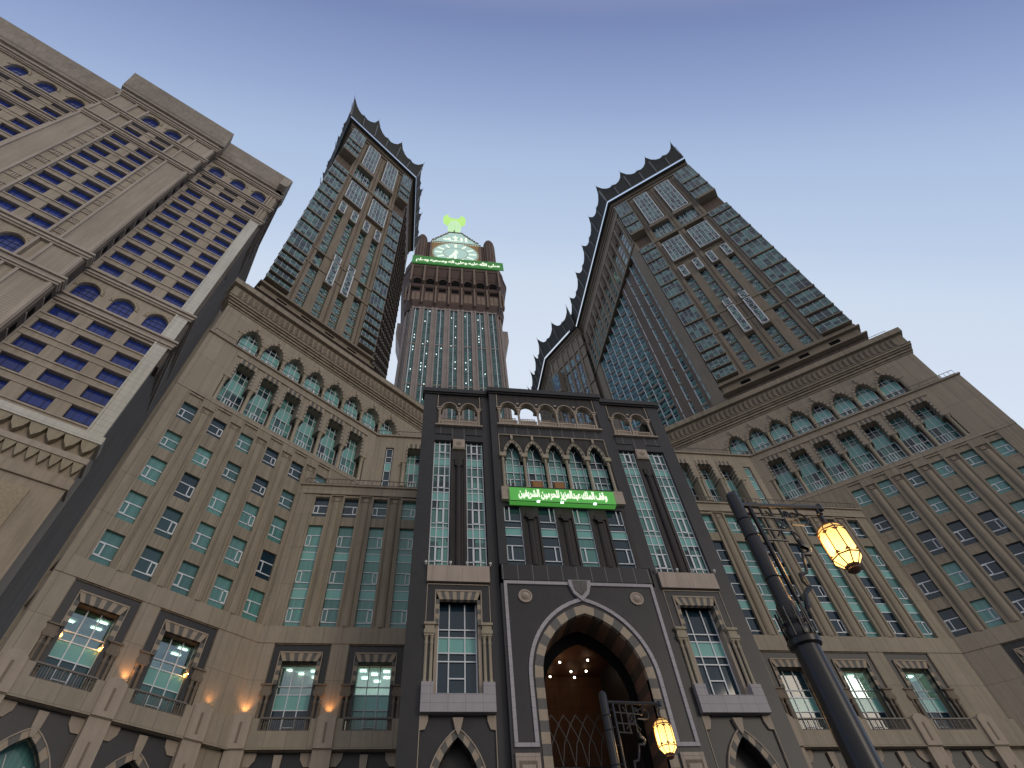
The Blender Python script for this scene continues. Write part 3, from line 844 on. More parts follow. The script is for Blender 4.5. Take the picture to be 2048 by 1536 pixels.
# granite fluted pilasters between the paired window strips
for cx in (2.93, 2 * CX - 2.93):
    pm = MB(); P = [(-.68, .5), (-.68, .1), (-.45, .1), (-.45, .2), (-.3, .2)] + [(-.26 * math.cos(PI * k / 6), .2 - .24 * math.sin(PI * k / 6)) for k in range(7)] + [(.3, .2), (.45, .2), (.45, .1), (.68, .1), (.68, .5)]
    pm.prism_xy(P, 25.42, 36.6); pm.box(-.68, .68, .1, .5, 36.6, 37.9); pm.cbox(0, 36.2, .7, .7, 0.0, .2); pm.cbox(0, 35.8, .4, .4, -.06, .2)
    part('pilaster', pm.mesh('gate_pilaster', 'granite_brown'), G, (cx, 0, 0))
    q = MB(); q.box(-.55, .55, -.08, .3, 37.9, 39.05); q.box(-.62, .62, -.04, .3, 37.82, 37.9, 1); q.box(-.45, .45, -.11, -.08, 38.0, 38.95, 0)

    for k in range(8):
        a = PI / 4 * k; q.cbox(.2 * math.cos(a), 38.48 + .2 * math.sin(a), .11, .11, -.16, -.11, 1)
    q.cbox(0, 38.48, .18, .18, -.17, -.11, 1)
    part('plaque', q.mesh('plaque', ['tan_block', 'ornate']), G, (cx, 0, 0))
# window strips: 1.5 x 13.4, with teal spandrels and casements
def gate_strip():
    g_ = MB(); w = 1.5; z0, z1 = 25.44, 38.85
    g_.box(0, w, .35, .4, z0, z1, 0)
    for a, b in ((36.0, 36.75), (32.0, 32.85), (28.3, 29.1)): g_.box(0, w, .33, .35, a - .0, b, 1)
    f = MB(); t = .038
    for x in (.03, .48, 1.02, 1.47): f.box(x - t, x + t, .27, .33, z0, z1)
    for z in (26.07, 27.37, 28.26, 29.15, 29.6, 31.08, 31.93, 32.85, 33.3, 34.73, 35.78, 36.78, 37.52, 38.6): f.box(0, w, .28, .33, z - t, z + t)
    for a, b in ((26.07, 27.37), (29.6, 31.08), (33.3, 34.73), (37.52, 38.6)):
        f.box(.42, .56, .25, .33, a, b); f.box(.94, 1.08, .25, .33, a, b); f.box(.48, 1.02, .25, .33, b - .1, b + .02); f.box(.48, 1.02, .25, .33, a - .02, a + .1)
    return g_.mesh('window_strip', ['glass_big', 'teal']), f.mesh('gate_strip_frame', 'frame_white')
gs, gf = gate_strip()
for x in (.68, 3.62, 2 * CX - 5.12, 2 * CX - 2.18):
    w = part('window_strip', gs, G, (x, 0, 0)); part('frame', gf, w)
# sandstone block, box window, paired columns, grey sill - one mesh family per side
for s, cx in ((1, 2.93), (-1, 2 * CX - 2.93)):
    M = (cx, 0, 0)
    t_ = MB(); t_.box(-2.29, 2.29, -.25, .2, 24.1, 25.42)
    part('sandstone_block', t_.mesh('sandstone_block', 'tan_block'), G, M)
    lc = MB()
    lc.box(-2.25, -2.2, -.05, .1, 21.0, 24.0); lc.box(2.2, 2.25, -.05, .1, 21.0, 24.0); lc.box(-2.25, 2.25, -.05, .1, 23.95, 24.02)
    lc.box(-1.66, -1.58, -.1, .1, 21.0, 23.45); lc.box(1.58, 1.66, -.1, .1, 21.0, 23.45); lc.box(-1.66, 1.66, -.1, .1, 23.42, 23.52)
    part('moulding', lc.mesh('moulding', 'stone_light'), G, M)
    v = MB(); n = 11
    for i in range(n):
        a0, a1 = -1.33 + 2.66 * i / n, -1.33 + 2.66 * (i + 1) / n; k = 1.18
        v.prism_xz([(a0, 22.8), (a1, 22.8), (a1 * k, 23.42), (a0 * k, 23.42)], -.06, .3, i % 2)
    z = 22.8; i = 1
    while z > 21.0:
        z2 = max(20.98, z - .36); v.box(-1.58, -1.33, -.06, .7, z2, z, i % 2); v.box(1.33, 1.58, -.06, .7, z2, z, i % 2); z = z2; i += 1
    w = part('gate_window', v.mesh('striped_surround', ['vouss_light', 'vouss_dark']), G, M)
    j = MB(); j.box(-1.58, -1.36, .1, .75, 16.4, 21.0); j.box(1.36, 1.58, .1, .75, 16.4, 21.0); part('reveal', j.mesh('reveal', 'stone_light'), w)
    gz = MB(); gz.box(-1.36, 1.36, .75, .8, 16.4, 22.8, 0); gz.box(-1.36, 1.36, .72, .75, 19.35, 20.4, 1)
    part('glazing', gz.mesh('glazing', ['glass_a', 'teal']), w)
    fr = MB(); t = .04
    for x in (-1.32, -.58, .5, 1.28): fr.box(x - t, x + t, .64, .72, 16.4, 22.8)
    for z in (18.8, 19.35, 20.4, 20.95): fr.box(-1.32, 1.32, .65, .72, z - t, z + t)
    fr.box(-.58, .5, .65, .72, 17.68, 17.76)
    part('frame', fr.mesh('frame', 'frame_white'), w)
    c = MB()
    for sx in (-1, 1):
        xx = sx * 1.93
        c.box(xx - .38, xx + .38, -.28, .3, 20.25, 20.5); c.box(xx - .32, xx + .32, -.2, .3, 20.5, 20.85); c.box(xx - .4, xx + .4, -.3, .3, 20.85, 21.02)
        for q in (-.19, .17): column(c, xx + q, -.05, 17.08, 20.25, .105, 0, cap=.3, capw=.16)
    part('paired_columns', c.mesh('paired_columns', 'ornate', True), w)
    sl = MB(); sl.box(-2.3, 2.3, -.42, .35, 15.34, 16.4); sl.box(-2.3, -1.55, -.42, .3, 16.4, 17.08); sl.box(1.55, 2.3, -.42, .3, 16.4, 17.08)
    part('grey_sill', sl.mesh('grey_sill', 'lilac_stone'), w)
    r = MB(); arch_ring(r, 0, 1.35, 11.3, 2.87, .38, .0, 1.0, 8, (0, 1), 5, .6)
    o = part('small_arch', r.mesh('small_arch', ['vouss_light', 'vouss_dark']), G, M)
    k = MB(); arch_ring(k, 0, 1.73, 11.3, 3.30, .07, -.06, .15, 8, (0,), 5, 6)
    k.prism_xz([(0, 14.2), (.16, 14.5), (.32, 15.15), (-.32, 15.15), (-.16, 14.5)], -.14, .12, 0)
    for q in (-1, 1):
        P = [(q * 2.25, 15.3), (q * 1.78, 15.3), (q * 1.78, 15.0), (q * 1.95, 14.55), (q * 2.25, 14.5)]
        k.prism_xz(P if q < 0 else P[::-1], -.03, .12); k.box(min(q * 2.25, q * 2.3), max(q * 2.25, q * 2.3), -.04, .12, 5, 15.3)
    part('arch_trim', k.mesh('arch_trim', 'stone_light'), o)
    dv = MB(); dv.box(-1.5, 1.5, 1.21, 1.25, 0, 14.4); part('dark_doorway', dv.mesh('dark_doorway', 'intrados_dark'), o)
# ---- central bay
XA, XB = XC, 2 * CX - XC
cb = MB()
cb.box(XA, XA + .62, YC, 1.2, 23.9, 45.6); cb.box(XB - .62, XB, YC, 1.2, 23.9, 45.6)
cb.box(XA, XB, YC, 1.2, 23.9, 25.5)
cb.box(XA + .62, XB - .62, YC + .0, 1.2, 31.0, 33.2); cb.box(XA + .62, XB - .62, YC, 1.2, 39.55, 40.75)
cb.box(XA, XB, 1.2, 9.6, 22.6, 40.7)
cb.box(XA, CX - 3.45, 1.9, 9.6, 0, 22.6); cb.box(CX + 3.45, XB, 1.9, 9.6, 0, 22.6)
part('central_wall', cb.mesh('central_wall', 'granite'), G)
aw = MB(); arch_wall(aw, XA, XB, 0, 23.9, CX, 3.45, 17.3, 4.4, YC, 1.9, 0, 12)
part('great_arch', aw.mesh('great_arch', 'granite'), G)
jb = MB(); jb.box(XA + .1, XB - .1, YC - .03, YC, 24.2, 25.45); jb.box(XA + .62, XB - .62, YC - .03, YC, 39.6, 40.7)
part('jointed_band', jb.mesh('jointed_band_centre', 'granite_joint'), G)
# light stone bands: rectangular frame and arch moulding
bd = MB()
xl, xr = CX - 5.61, CX + 5.61
yb0, yb1 = YC - .10, YC + .1
bd.box(xl, xl + .22, yb0, yb1, 13.42, 24.08); bd.box(xr - .22, xr, yb0, yb1, 13.42, 24.08)
bd.box(xl + .22, CX - .84, yb0, yb1, 23.84, 24.08); bd.box(CX + .84, xr - .22, yb0, yb1, 23.84, 24.08)
arch_ring(bd, CX, 4.14, 17.3, 5.3, .24, yb0, yb1, 14, (0,), 13.64, 9)
bd.box(xl + .22, CX - 4.14, yb0, yb1, 13.42, 13.64); bd.box(CX + 4.14, xr - .22, yb0, yb1, 13.42, 13.64)
part('light_band', bd.mesh('light_band', 'band_stone'), G)
vr = MB(); arch_ring(vr, CX, 3.45, 17.3, 4.4, .55, YC - .06, YC + .3, 9, (0, 1), 4, .62)
part('voussoirs', vr.mesh('voussoirs', ['vouss_light', 'vouss_dark']), G)
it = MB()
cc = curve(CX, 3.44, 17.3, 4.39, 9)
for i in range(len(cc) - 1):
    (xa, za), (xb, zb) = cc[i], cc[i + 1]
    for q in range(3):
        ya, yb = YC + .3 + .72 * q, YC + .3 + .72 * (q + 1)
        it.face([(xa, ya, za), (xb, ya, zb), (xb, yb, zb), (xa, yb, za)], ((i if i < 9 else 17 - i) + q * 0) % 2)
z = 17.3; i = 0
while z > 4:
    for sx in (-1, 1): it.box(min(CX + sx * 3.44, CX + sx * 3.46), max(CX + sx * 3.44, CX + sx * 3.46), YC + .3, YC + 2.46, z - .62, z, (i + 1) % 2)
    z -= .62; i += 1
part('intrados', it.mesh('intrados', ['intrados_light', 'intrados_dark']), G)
# hall behind the arch
hl = MB(); hl.box(CX - 3.9, CX + 3.9, 2.8, 9.2, 21.6, 21.7); hl.box(CX - 3.95, CX - 3.85, 2.0, 9.2, 0, 21.6); hl.box(CX + 3.85, CX + 3.95, 2.0, 9.2, 0, 21.6); hl.box(CX - 3.9, CX + 3.9, 9.0, 9.1, 14.6, 21.6)
arch_wall(hl, CX - 3.9, CX + 3.9, 0, 22.5, CX, 3.0, 17.0, 3.9, 2.0, 2.3, 1, 10)
part('entrance_hall', hl.mesh('entrance_hall', ['hall_brown', 'dark_void']), G)
gw = MB(); gw.box(CX - 3.8, CX + 3.8, 8.6, 8.65, 0, 15.2)
gwo = part('hall_glazing', gw.mesh('hall_glazing', 'glass_a'), G)
tr = MB()
for k in range(-4, 5):
    x0 = CX + k * .85 + .1
    for s in (-1, 1):
        tr.tube([(x0, 4.6, 6), (x0, 4.6, 14.0), (x0 + s * .25, 4.6, 15.3), (x0 + s * .85, 4.6, 16.5), (x0 + s * 1.3, 4.6, 17.1)], .035, 4)
part('tracery', tr.mesh('tracery', 'iron'), gwo)
for (x, y_, z) in ((9.9, 4.2, 21.2), (10.2, 4.0, 21.2), (9.4, 5.0, 21.2), (9.2, 5.7, 21.2), (11.2, 5.8, 21.2), (13.3, 5.4, 21.2), (10.4, 7.4, 21.2), (12.4, 7.3, 21.2), (13.6, 7.2, 21.2), (10.9, 8.2, 21.2), (12.9, 8.3, 21.2)):
    lm = MB(); lm.lathe(0, 0, [(.06, 0), (.085, .04), (.085, .1)], 8, 0); lm.tube([(0, 0, .12), (0, 0, .42)], .015, 4, 1)
    part('ceiling_lamp', lm.mesh('ceiling_lamp', ['hall_lamp', 'iron'], True), G, (x, y_, z))
hp = bpy.data.lights.new('hall_light', 'POINT'); hp.energy = 40; hp.color = (1, .55, .25); hp.shadow_soft_size = .4
ho = bpy.data.objects.new('hall_light', hp); COL.objects.link(ho); ho.location = (CX - .5, 36 + 5.6, 19.6)
# keystone and roundels
ks = MB(); ks.prism_xz([(CX, 22.55), (CX + .2, 22.75), (CX + .55, 23.1), (CX + .82, 23.8), (CX + .84, 24.2), (CX - .84, 24.2), (CX - .82, 23.8), (CX - .55, 23.1), (CX - .2, 22.75)], YC - .22, YC + .1, 0)
ks.prism_xz([(CX, 22.95), (CX + .45, 23.4), (CX + .55, 24.12), (CX + .03, 24.12), (CX + .03, 22.97)], YC - .28, YC - .2, 1); ks.prism_xz([(CX - .03, 22.97), (CX - .03, 24.12), (CX - .55, 24.12), (CX - .45, 23.4)], YC - .28, YC - .2, 1)
part('keystone', ks.mesh('keystone', ['band_stone', 'vouss_dark']), G)
ro = MB(); ro.lathe(0, 0, [(.5, 0), (.5, .1), (.4, .12), (.36, .06), (.3, .06), (.24, .16), (0.02, .26)], 24, 0)
rom = ro.mesh('roundel', 'tan_block', True)
for x in (CX - 4.12, CX + 4.12):
    part('roundel', rom, G, Matrix.Translation((x, YC - .0, 22.9)) @ Matrix.Rotation(R(90), 4, 'X'))
bb = MB()
for x in (CX - 4.9, CX + 4.9):
    bb.box(x - .72, x + .72, YC - .15, YC + .1, 0, 13.1, 0); bb.box(x - .5, x + .5, YC - .2, YC - .15, 5, 12.7, 1); bb.box(x - .38, x + .38, YC - .23, YC - .2, 5, 12.5, 0)
part('stone_base', bb.mesh('stone_base', ['tan_block', 'stone_dark']), G)
# four window strips under the sign, with granite pilasters between them
sp = MB()
fx = [7.3, 10.18, 13.08, 15.95]
g4 = MB(); g4.box(-.7, .7, .25, .3, 25.5, 31.0, 0); g4.box(-.7, .7, .22, .25, 28.2, 28.95, 1)
g4m = g4.mesh('upper_window', ['glass_a', 'teal'])
for i, x in enumerate(fx):
    s = 1 if i % 2 == 0 else -1
    w = part('window_strip', g4m, G, (x, YC, 0))
    f = MB(); t = .036
    for z in (25.95, 27.25, 28.2, 28.95, 29.6): f.box(-.7, .7, .15, .22, z - t, z + t)
    for a, b in ((25.95, 27.25), (29.6, 31.0)):
        xa = -s * .7; xb = xa + s * .5; lo, hi = min(xa, xb), max(xa, xb)
        f.box(lo, lo + .09, .13, .22, a, b); f.box(hi - .1, hi, .13, .22, a, b)
    f.box(.64, .7, .15, .22, 25.5, 31)
    part('frame', f.mesh('frame', 'frame_white'), w)
for a, b in ((XA + .62, fx[0] - .7), (fx[0] + .7, fx[1] - .7), (fx[1] + .7, fx[2] - .7), (fx[2] + .7, fx[3] - .7), (fx[3] + .7, XB - .62)):
    wv = b - a; c = (a + b) / 2
    pm = MB(); h = wv / 2; r = wv * .17
    if wv > 1:
        P = [(-h, .3), (-h, 0), (-h + .16, 0), (-h + .16, .12), (-r, .12)] + [(-r * math.cos(PI * k / 6), .12 - r * .8 * math.sin(PI * k / 6)) for k in range(7)] + [(r, .12), (h - .16, .12), (h - .16, 0), (h, 0), (h, .3)]
        pm.prism_xy(P, 25.5, 30.0); pm.box(-h, h, 0, .3, 30.0, 31.0); pm.cbox(0, 30.1, .7, .5, -.12, .0); pm.cbox(0, 29.75, .45, .3, -.2, .1)
    else: pm.box(-h, h, 0, .3, 25.5, 31.0)
    part('pilaster', pm.mesh('gate_pilaster', 'granite_brown'), G, (c, YC, 0))
bk = MB(); bk.box(XA + .5, XB - .5, YC + .3, 1.2, 25.5, 31)
part('backing', bk.mesh('backing', 'granite'), G)
# sandstone sill under the arched windows
sb = MB(); sb.box(CX - 5.3, CX + 5.3, YC - .35, YC + .2, 31.45, 32.82)
part('sandstone_block', sb.mesh('sandstone_sill', 'tan_block'), G)
# five arched windows
aw5 = MB(); xs5 = [CX + (k - 2) * 1.965 for k in range(5)]
for x in xs5: arch_wall(aw5, x - .9825, x + .9825, 36.6, 39.6, x, .62, 37.0, 1.55, YC + .05, YC + .5, 0, 7)
aw5.box(XA + .62, xs5[0] - .9825, YC + .05, YC + .5, 33.2, 39.6); aw5.box(xs5[-1] + .9825, XB - .62, YC + .05, YC + .5, 33.2, 39.6)
part('arched_wall', aw5.mesh('arched_wall', 'granite_brown'), G)
ar = MB()
for x in xs5:
    arch_ring(ar, x, .62, 37.0, 1.55, .2, YC - .06, YC + .3, 7, (0, 1)); arch_ring(ar, x, .82, 37.0, 1.78, .06, YC - .12, YC + .05, 7, (0,))
    ar.box(x - .1, x + .1, YC - .14, YC + .05, 38.9, 39.5, 0)
ar.box(XA + .66, XA + .72, YC - .04, YC + .05, 36.9, 39.55, 0); ar.box(XB - .72, XB - .66, YC - .04, YC + .05, 36.9, 39.55, 0); ar.box(XA + .66, XB - .66, YC - .06, YC + .05, 39.5, 39.58, 0)
part('striped_arch_stones', ar.mesh('gate_arch_stones', ['ornate', 'vouss_dark']), G)
g5 = MB(); g5.box(-.9, .9, .6, .65, 33.2, 38.6, 0); g5.box(-.9, .9, .57, .6, 35.2, 36.1, 1)
f5 = MB(); t = .035
for x in (-.62, 0, .62): f5.box(x - t, x + t, .5, .57, 33.2, 37.9 if x == 0 else 36.8)
f5.tube([(0, .53, 37.8), (-.2, .53, 38.2)], .035, 4); f5.tube([(0, .53, 37.8), (.2, .53, 38.2)], .035, 4)
for z in (33.25, 34.4, 35.2, 36.1, 36.9): f5.box(-.9, .9, .5, .57, z - t, z + t)
f5.box(-.42, -.32, .48, .57, 33.2, 34.4)
g5m = g5.mesh('arched_window', ['glass_big', 'teal']); f5m = f5.mesh('gate_arched_frame', 'frame_white')
for i, x in enumerate(xs5):
    w = part('arched_window', g5m, G, (x, YC, 0)); part('frame', f5m, w)
    if i in (1, 2):
        bo = MB(); bo.box(-.5, .5, .46, .49, 33.3, 34.3); part('plywood_board', bo.mesh('plywood_board', 'wood_board'), w, (.05, 0.02, 0))
cl = MB(); column(cl, 0, 0, 33.0, 37.0, .13, 0, cap=.5, capw=.22); cl.box(-.3, .3, -.25, .4, 36.55, 37.0)
clm = cl.mesh('slender_column', 'ornate', True)
for x in [xs5[0] - .98] + [q + .98 for q in xs5]: part('slender_column', clm, G, (x, YC - .0, 0))
# ---- loggias on top: screens with open arches
def loggia(xc, n, pitch, a, x0, x1, y0, zslab, zspr, ztop, label):
    lo = MB(); xs = [xc + (k - (n - 1) / 2) * pitch for k in range(n)]
    for x in xs: arch_wall(lo, x - pitch / 2, x + pitch / 2, zspr, ztop, x, a, zspr, a * 1.12, y0 + .08, y0 + .75, 0, 8)
    lo.box(x0, xs[0] - pitch / 2, y0 + .08, y0 + .75, zslab, ztop); lo.box(xs[-1] + pitch / 2, x1, y0 + .08, y0 + .75, zslab, ztop)
    w = part('loggia', lo.mesh('loggia', 'granite_brown'), G)
    so = MB()
    for x in xs:
        c = curve(x, a - .005, zspr, a * 1.12 - .005, 8)
        for (xa, za), (xb, zb) in zip(c, c[1:]): so.face([(xa, y0 + .1, za), (xb, y0 + .1, zb), (xb, y0 + .74, zb), (xa, y0 + .74, za)], 1)
        arch_ring(so, x, a, zspr, a * 1.12, .09, y0 - .0, y0 + .12, 9, (0,))
    for k in range(n - 1):
        xx = (xs[k] + xs[k + 1]) / 2; 
        so.cbox(xx, zspr + a * .95, .26, .2, y0, y0 + .1, 0)
    so.box(x0 + .12, x0 + .19, y0, y0 + .1, zspr, ztop - .1, 0); so.box(x1 - .19, x1 - .12, y0, y0 + .1, zspr, ztop - .1, 0)
    part('arch_trim', so.mesh('arch_trim', ['stone_light', 'ornate']), w)
    cm = MB()
    for k in range(n + 1):
        x = xs[0] - pitch / 2 + k * pitch; h = (pitch - 2 * a) / 2
        cm.box(x - h - .07, x + h + .07, y0 - .12, y0 + .8, zspr - .14, zspr); cm.box(x - h + .02, x + h - .02, y0 - .05, y0 + .7, zspr - .3, zspr - .14)
        column(cm, x, y0 + .1, zslab + .1, zspr - .3, .11, 0, cap=.3, capw=.17)
    part('columns', cm.mesh('columns', 'stone_light', True), w)
    bl = MB(); bl.box(x0, x1, y0 - .28, y0 + .5, zslab - .12, zslab + .05, 0)
    for k in range(n):
        xa = xs[k] - a - .05; xb = xs[k] + a + .05
        bl.box(xa, xb, y0 + .02, y0 + .12, zslab + .72, zslab + .84, 0)
        bl.box(xa, xb, y0 + .62, y0 + .72, zslab + .75, zslab + 1.6, 0)
        bl.box(xa + .05, xa + .17, y0 + .0, y0 + .14, zslab + .05, zslab + .74, 0); bl.box(xb - .17, xb - .05, y0 + .0, y0 + .14, zslab + .05, zslab + .74, 0)
        m_ = 11
        for j in range(m_):
            x = xa + .25 + (xb - xa - .5) * j / (m_ - 1); bl.lathe(x, y0 + .07, [(.03, zslab + .05), (.05, zslab + .25), (.025, zslab + .45), (.04, zslab + .72)], 6, 0)
        for j in range(7):
            x = xa + (xb - xa) * (j + .5) / 7; bl.box(x - .02, x + .02, y0 + .65, y0 + .69, zslab + 1.6, zslab + 1.78, 0)
        bl.box(xa, xb, y0 + .64, y0 + .70, zslab + 1.78, zslab + 1.82, 0)
    part('balustrade', bl.mesh('balustrade', 'stone_light'), w)
    return xs
loggia(2.95, 2, 1.93, .73, .66, 5.2, 0, 40.87, 43.55, 45.6, '')
loggia(2 * CX - 2.95, 2, 1.93, .73, 2 * CX - 5.2, 2 * CX - .66, 0, 40.87, 43.55, 45.6, '')
loggia(CX, 5, 1.95, .76, XA + .62, XB - .62, YC, 40.87, 43.55, 45.6, '')
fl = MB(); fl.box(XL + .1, 2 * CX - XL - .1, .9, 9.6, 40.7, 40.85)
part('loggia_floor', fl.mesh('loggia_floor', 'granite_brown'), G)
co = MB()
for (x0, x1, yy) in ((XL - .2, XC - .01, 0), (2 * CX - XC + .01, 2 * CX - XL + .2, 0)):
    co.box(x0, x1, yy - .12, yy + .9, 45.6, 45.8); co.box(x0, x1, yy - .25, yy + .9, 45.8, 46.35)
co.box(XA - .12, XB + .12, YC - .1, .9, 45.62, 45.82); co.box(XA - .2, XB + .2, YC - .25, .9, 45.82, 46.42)
part('cornice', co.mesh('cornice', 'granite'), G)
# black sheet hanging in the right loggia
cl = MB(); cl.prism_xz([(21.0, 41.0), (22.9, 41.0), (22.95, 43.9), (22.3, 43.7), (21.9, 43.2), (21.4, 42.0)], 0, .1)
o = part('black_sheet', cl.mesh('black_sheet', 'cloth'), None, (0, 36.45, 0)); tagmesh(o, 'black cloth sheet bunched up in the last open arch of the right loggia', 'sheet')

# ============================================================ green sign with Arabic lettering
FORMS = {'ا': (0xFE8D, 0xFE8E), 'ب': (0xFE8F, 0xFE90, 0xFE91, 0xFE92), 'ح': (0xFEA1, 0xFEA2, 0xFEA3, 0xFEA4), 'د': (0xFEA9, 0xFEAA), 'ر': (0xFEAD, 0xFEAE), 'ز': (0xFEAF, 0xFEB0), 'س': (0xFEB1, 0xFEB2, 0xFEB3, 0xFEB4), 'ش': (0xFEB5, 0xFEB6, 0xFEB7, 0xFEB8), 'ص': (0xFEB9, 0xFEBA, 0xFEBB, 0xFEBC), 'ع': (0xFEC9, 0xFECA, 0xFECB, 0xFECC), 'ف': (0xFED1, 0xFED2, 0xFED3, 0xFED4), 'ق': (0xFED5, 0xFED6, 0xFED7, 0xFED8), 'ك': (0xFED9, 0xFEDA, 0xFEDB, 0xFEDC), 'ل': (0xFEDD, 0xFEDE, 0xFEDF, 0xFEE0), 'م': (0xFEE1, 0xFEE2, 0xFEE3, 0xFEE4), 'ن': (0xFEE5, 0xFEE6, 0xFEE7, 0xFEE8), 'ه': (0xFEE9, 0xFEEA, 0xFEEB, 0xFEEC), 'و': (0xFEED, 0xFEEE), 'ى': (0xFEEF, 0xFEF0), 'ي': (0xFEF1, 0xFEF2, 0xFEF3, 0xFEF4)}
def shape(txt):
    out = []
    for wd in txt.split(' '):
        r = []; n = len(wd)
        if wd == 'الله': r = [chr(0xFDF2)]
        else:
            for i, ch in enumerate(wd):
                if ch not in FORMS: r.append(ch); continue
                f = FORMS[ch]
                prev = i > 0 and wd[i - 1] in FORMS and len(FORMS[wd[i - 1]]) == 4
                nxt = i < n - 1 and len(f) == 4
                r.append(chr(f[3] if prev and nxt else f[1] if prev else f[2] if nxt else f[0]))
        out.append(''.join(reversed(r)))
    return ' '.join(reversed(out))
def lettering(name, txt, w, h, mat, depth=.03, gapf=1.0, bold=.012):
    cu = bpy.data.curves.new(name, 'FONT'); cu.body = shape(txt); cu.extrude = depth; cu.offset = bold
    cu.space_word = .6; cu.align_x = 'LEFT'
    o = bpy.data.objects.new('tmp', cu); COL.objects.link(o)
    dg = bpy.context.evaluated_depsgraph_get(); ev = o.evaluated_get(dg)
    me = bpy.data.meshes.new_from_object(ev)
    bpy.data.objects.remove(o); bpy.data.curves.remove(cu)
    xs = [v.co.x for v in me.vertices]; ys = [v.co.y for v in me.vertices]
    x0, x1, y0, y1 = min(xs), max(xs), min(ys), max(ys)
    for v in me.vertices: v.co = Vector(((v.co.x - (x0 + x1) / 2) * w / (x1 - x0), -v.co.z, (v.co.y - (y0 + y1) / 2) * h / (y1 - y0)))
    me.name = name; me.materials.clear(); me.materials.append(MATS[mat])
    me.flip_normals()
    return me
sg = thing('green_sign', 'illuminated green sign board with flowing white Arabic lettering on the gate, under its arched windows', 'sign', (11.62, 34.9, 31.85), 0)
sm = MB(); sm.box(-4.5, 4.5, 0, .6, -.72, .72, 0); sm.box(-4.53, 4.53, -.02, .02, -.75, -.70, 1); sm.box(-4.53, 4.53, -.02, .02, .70, .75, 1)
part('board', sm.mesh('board', ['sign_green', 'iron']), sg)
part('lettering', lettering('lettering', 'وقف الملك عبدالعزيز للحرمين الشريفين', 7.6, 1.05, 'sign_letters', bold=.03), sg, (0, -.05, .0))
for x in (-2.2, -.2, 2.6):
    lm = MB(); lm.box(-.12, .12, -.2, 0, -.84, -.76, 0)
    part('sign_lamp', lm.mesh('sign_lamp', 'lit_small'), sg, (x, 0, 0))
# ============================================================ tan hotel with blue windows, far left
H = thing('hotel_building', 'pale tan hotel block with rows of bright blue windows and a flaring crown, far left', 'building', (-42, 42, 0), R(28.97))
hw_ = Many('window', H)
def m_blue(w, h, nm):
    g_ = MB(); g_.box(-w / 2, w / 2, 0, .05, 0, h)
    f = MB(); t = .03
    for x in (-w * .24, w * .24): f.box(x - t, x + t, -.05, 0, 0, h)
    f.box(-w / 2, w / 2, -.05, 0, h * .27 - t, h * .27 + t)
    for x in (-w / 2, w / 2 - .06): f.box(x, x + .06, -.05, 0, 0, h)
    f.box(-w / 2, w / 2, -.05, 0, 0, .06)
    return g_.mesh(nm, 'glass_blue'), f.mesh(nm + '_frame', 'frame_blue')
HL = {}
HL['b'], HL['bf'] = m_blue(2.65, 2.15, 'window')
g_ = MB(); c = curve(0, 1.3, 2.7, 1.5, 8); g_.prism_xz([(-1.3, 0)] + [(1.3, 0)] + [p for p in reversed(c)], 0, .06)
HL['a'] = g_.mesh('arched_window', 'glass_blue')
f = MB(); t = .03
for x in (-.65, 0, .65): f.box(x - t, x + t, -.05, 0, 0, 3.9)
for z in (1.0, 2.0, 2.9): f.box(-1.3, 1.3, -.05, 0, z - t, z + t)
HL['af'] = f.mesh('arched_frame', 'frame_blue')
r_ = MB(); arch_ring(r_, 0, 1.34, 2.7, 1.55, .22, -.12, .15, 10, (0,))
for k in range(13):
    q = curve(0, 1.68, 2.7, 1.95, 6)[k]; r_.cbox(q[0], q[1], .2, .2, -.1, .1, 0)
HL['ar'] = r_.mesh('carved_surround', 'carved')
aw_ = Many('arched_window', H)
PIT = 3.345
rowsH = [49.05 - PIT * 0 + PIT * k for k in range(4)]          # head-to-sill bottoms of the lower storeys
low_rows = [47.25, 50.6, 53.95, 57.3, 60.65]
mid_rows = [72.3 + PIT * k for k in range(10)]
top_rows = [107.2, 110.4]
def bay(cols, x0, x1, yo, mx=None):
    """one vertical bay of the facade: window columns in local x, face at y = yo"""
    b = MB(); s = MB()
    allr = low_rows + mid_rows + top_rows
    cols = sorted(cols)
    zones = [(46.4, 63.4), (71.4, 105.2), (106.3, 112.4)]
    for (za, zb) in zones:
        rows = [r for r in allr if za < r < zb]
        z = za
        for r in rows:
            b.box(x0, x1, yo, yo + .7, z, r, 0); z = r + 2.15
            xs = x0
            for c in cols: b.box(xs, c - 1.325, yo, yo + .7, r, z, 0); xs = c + 1.325
            b.box(xs, x1, yo, yo + .7, r, z, 0)
            s.box(x0 + .02, x1 - .02, yo - .14, yo + .1, r - .22, r, 0); s.box(x0 + .02, x1 - .02, yo - .09, yo + .1, z + .04, z + .2, 0)
            for c in cols: hw_.add('b', (c, yo + .5, r), 2.6, (('frame', 'bf', None),))
        b.box(x0, x1, yo, yo + .7, z, zb, 0)
    for (za, zb, zs) in ((63.4, 71.4, 64.9), (112.4, 119.0, 113.6)):
        z = zs; hh = 2.7
        b.box(x0, x1, yo, yo + .7, za, z, 0)
        xs = x0
        for c in cols:
            b.box(xs, c - 1.9, yo, yo + .7, z, zb, 0)
            arch_wall(b, c - 1.9, c + 1.9, z, zb, c, 1.3, z + 2.7, 1.5, yo, yo + .7, 0, 7)
            aw_.add('a', (c, yo + .5, z), 4.0, (('frame', 'af', None), ('surround', 'ar', Matrix.Translation((0, -.5, 0)))))
            xs = c + 1.9
        b.box(xs, x1, yo, yo + .7, z, zb, 0)
    b.box(x0, x1, yo + .7, yo + 1.5, 0, 122, 0)
    part('wall', b.mesh('bay_wall', 'hotel_stone'), H)
    part('sill_bands', s.mesh('sill_bands', 'hotel_ledge'), H)
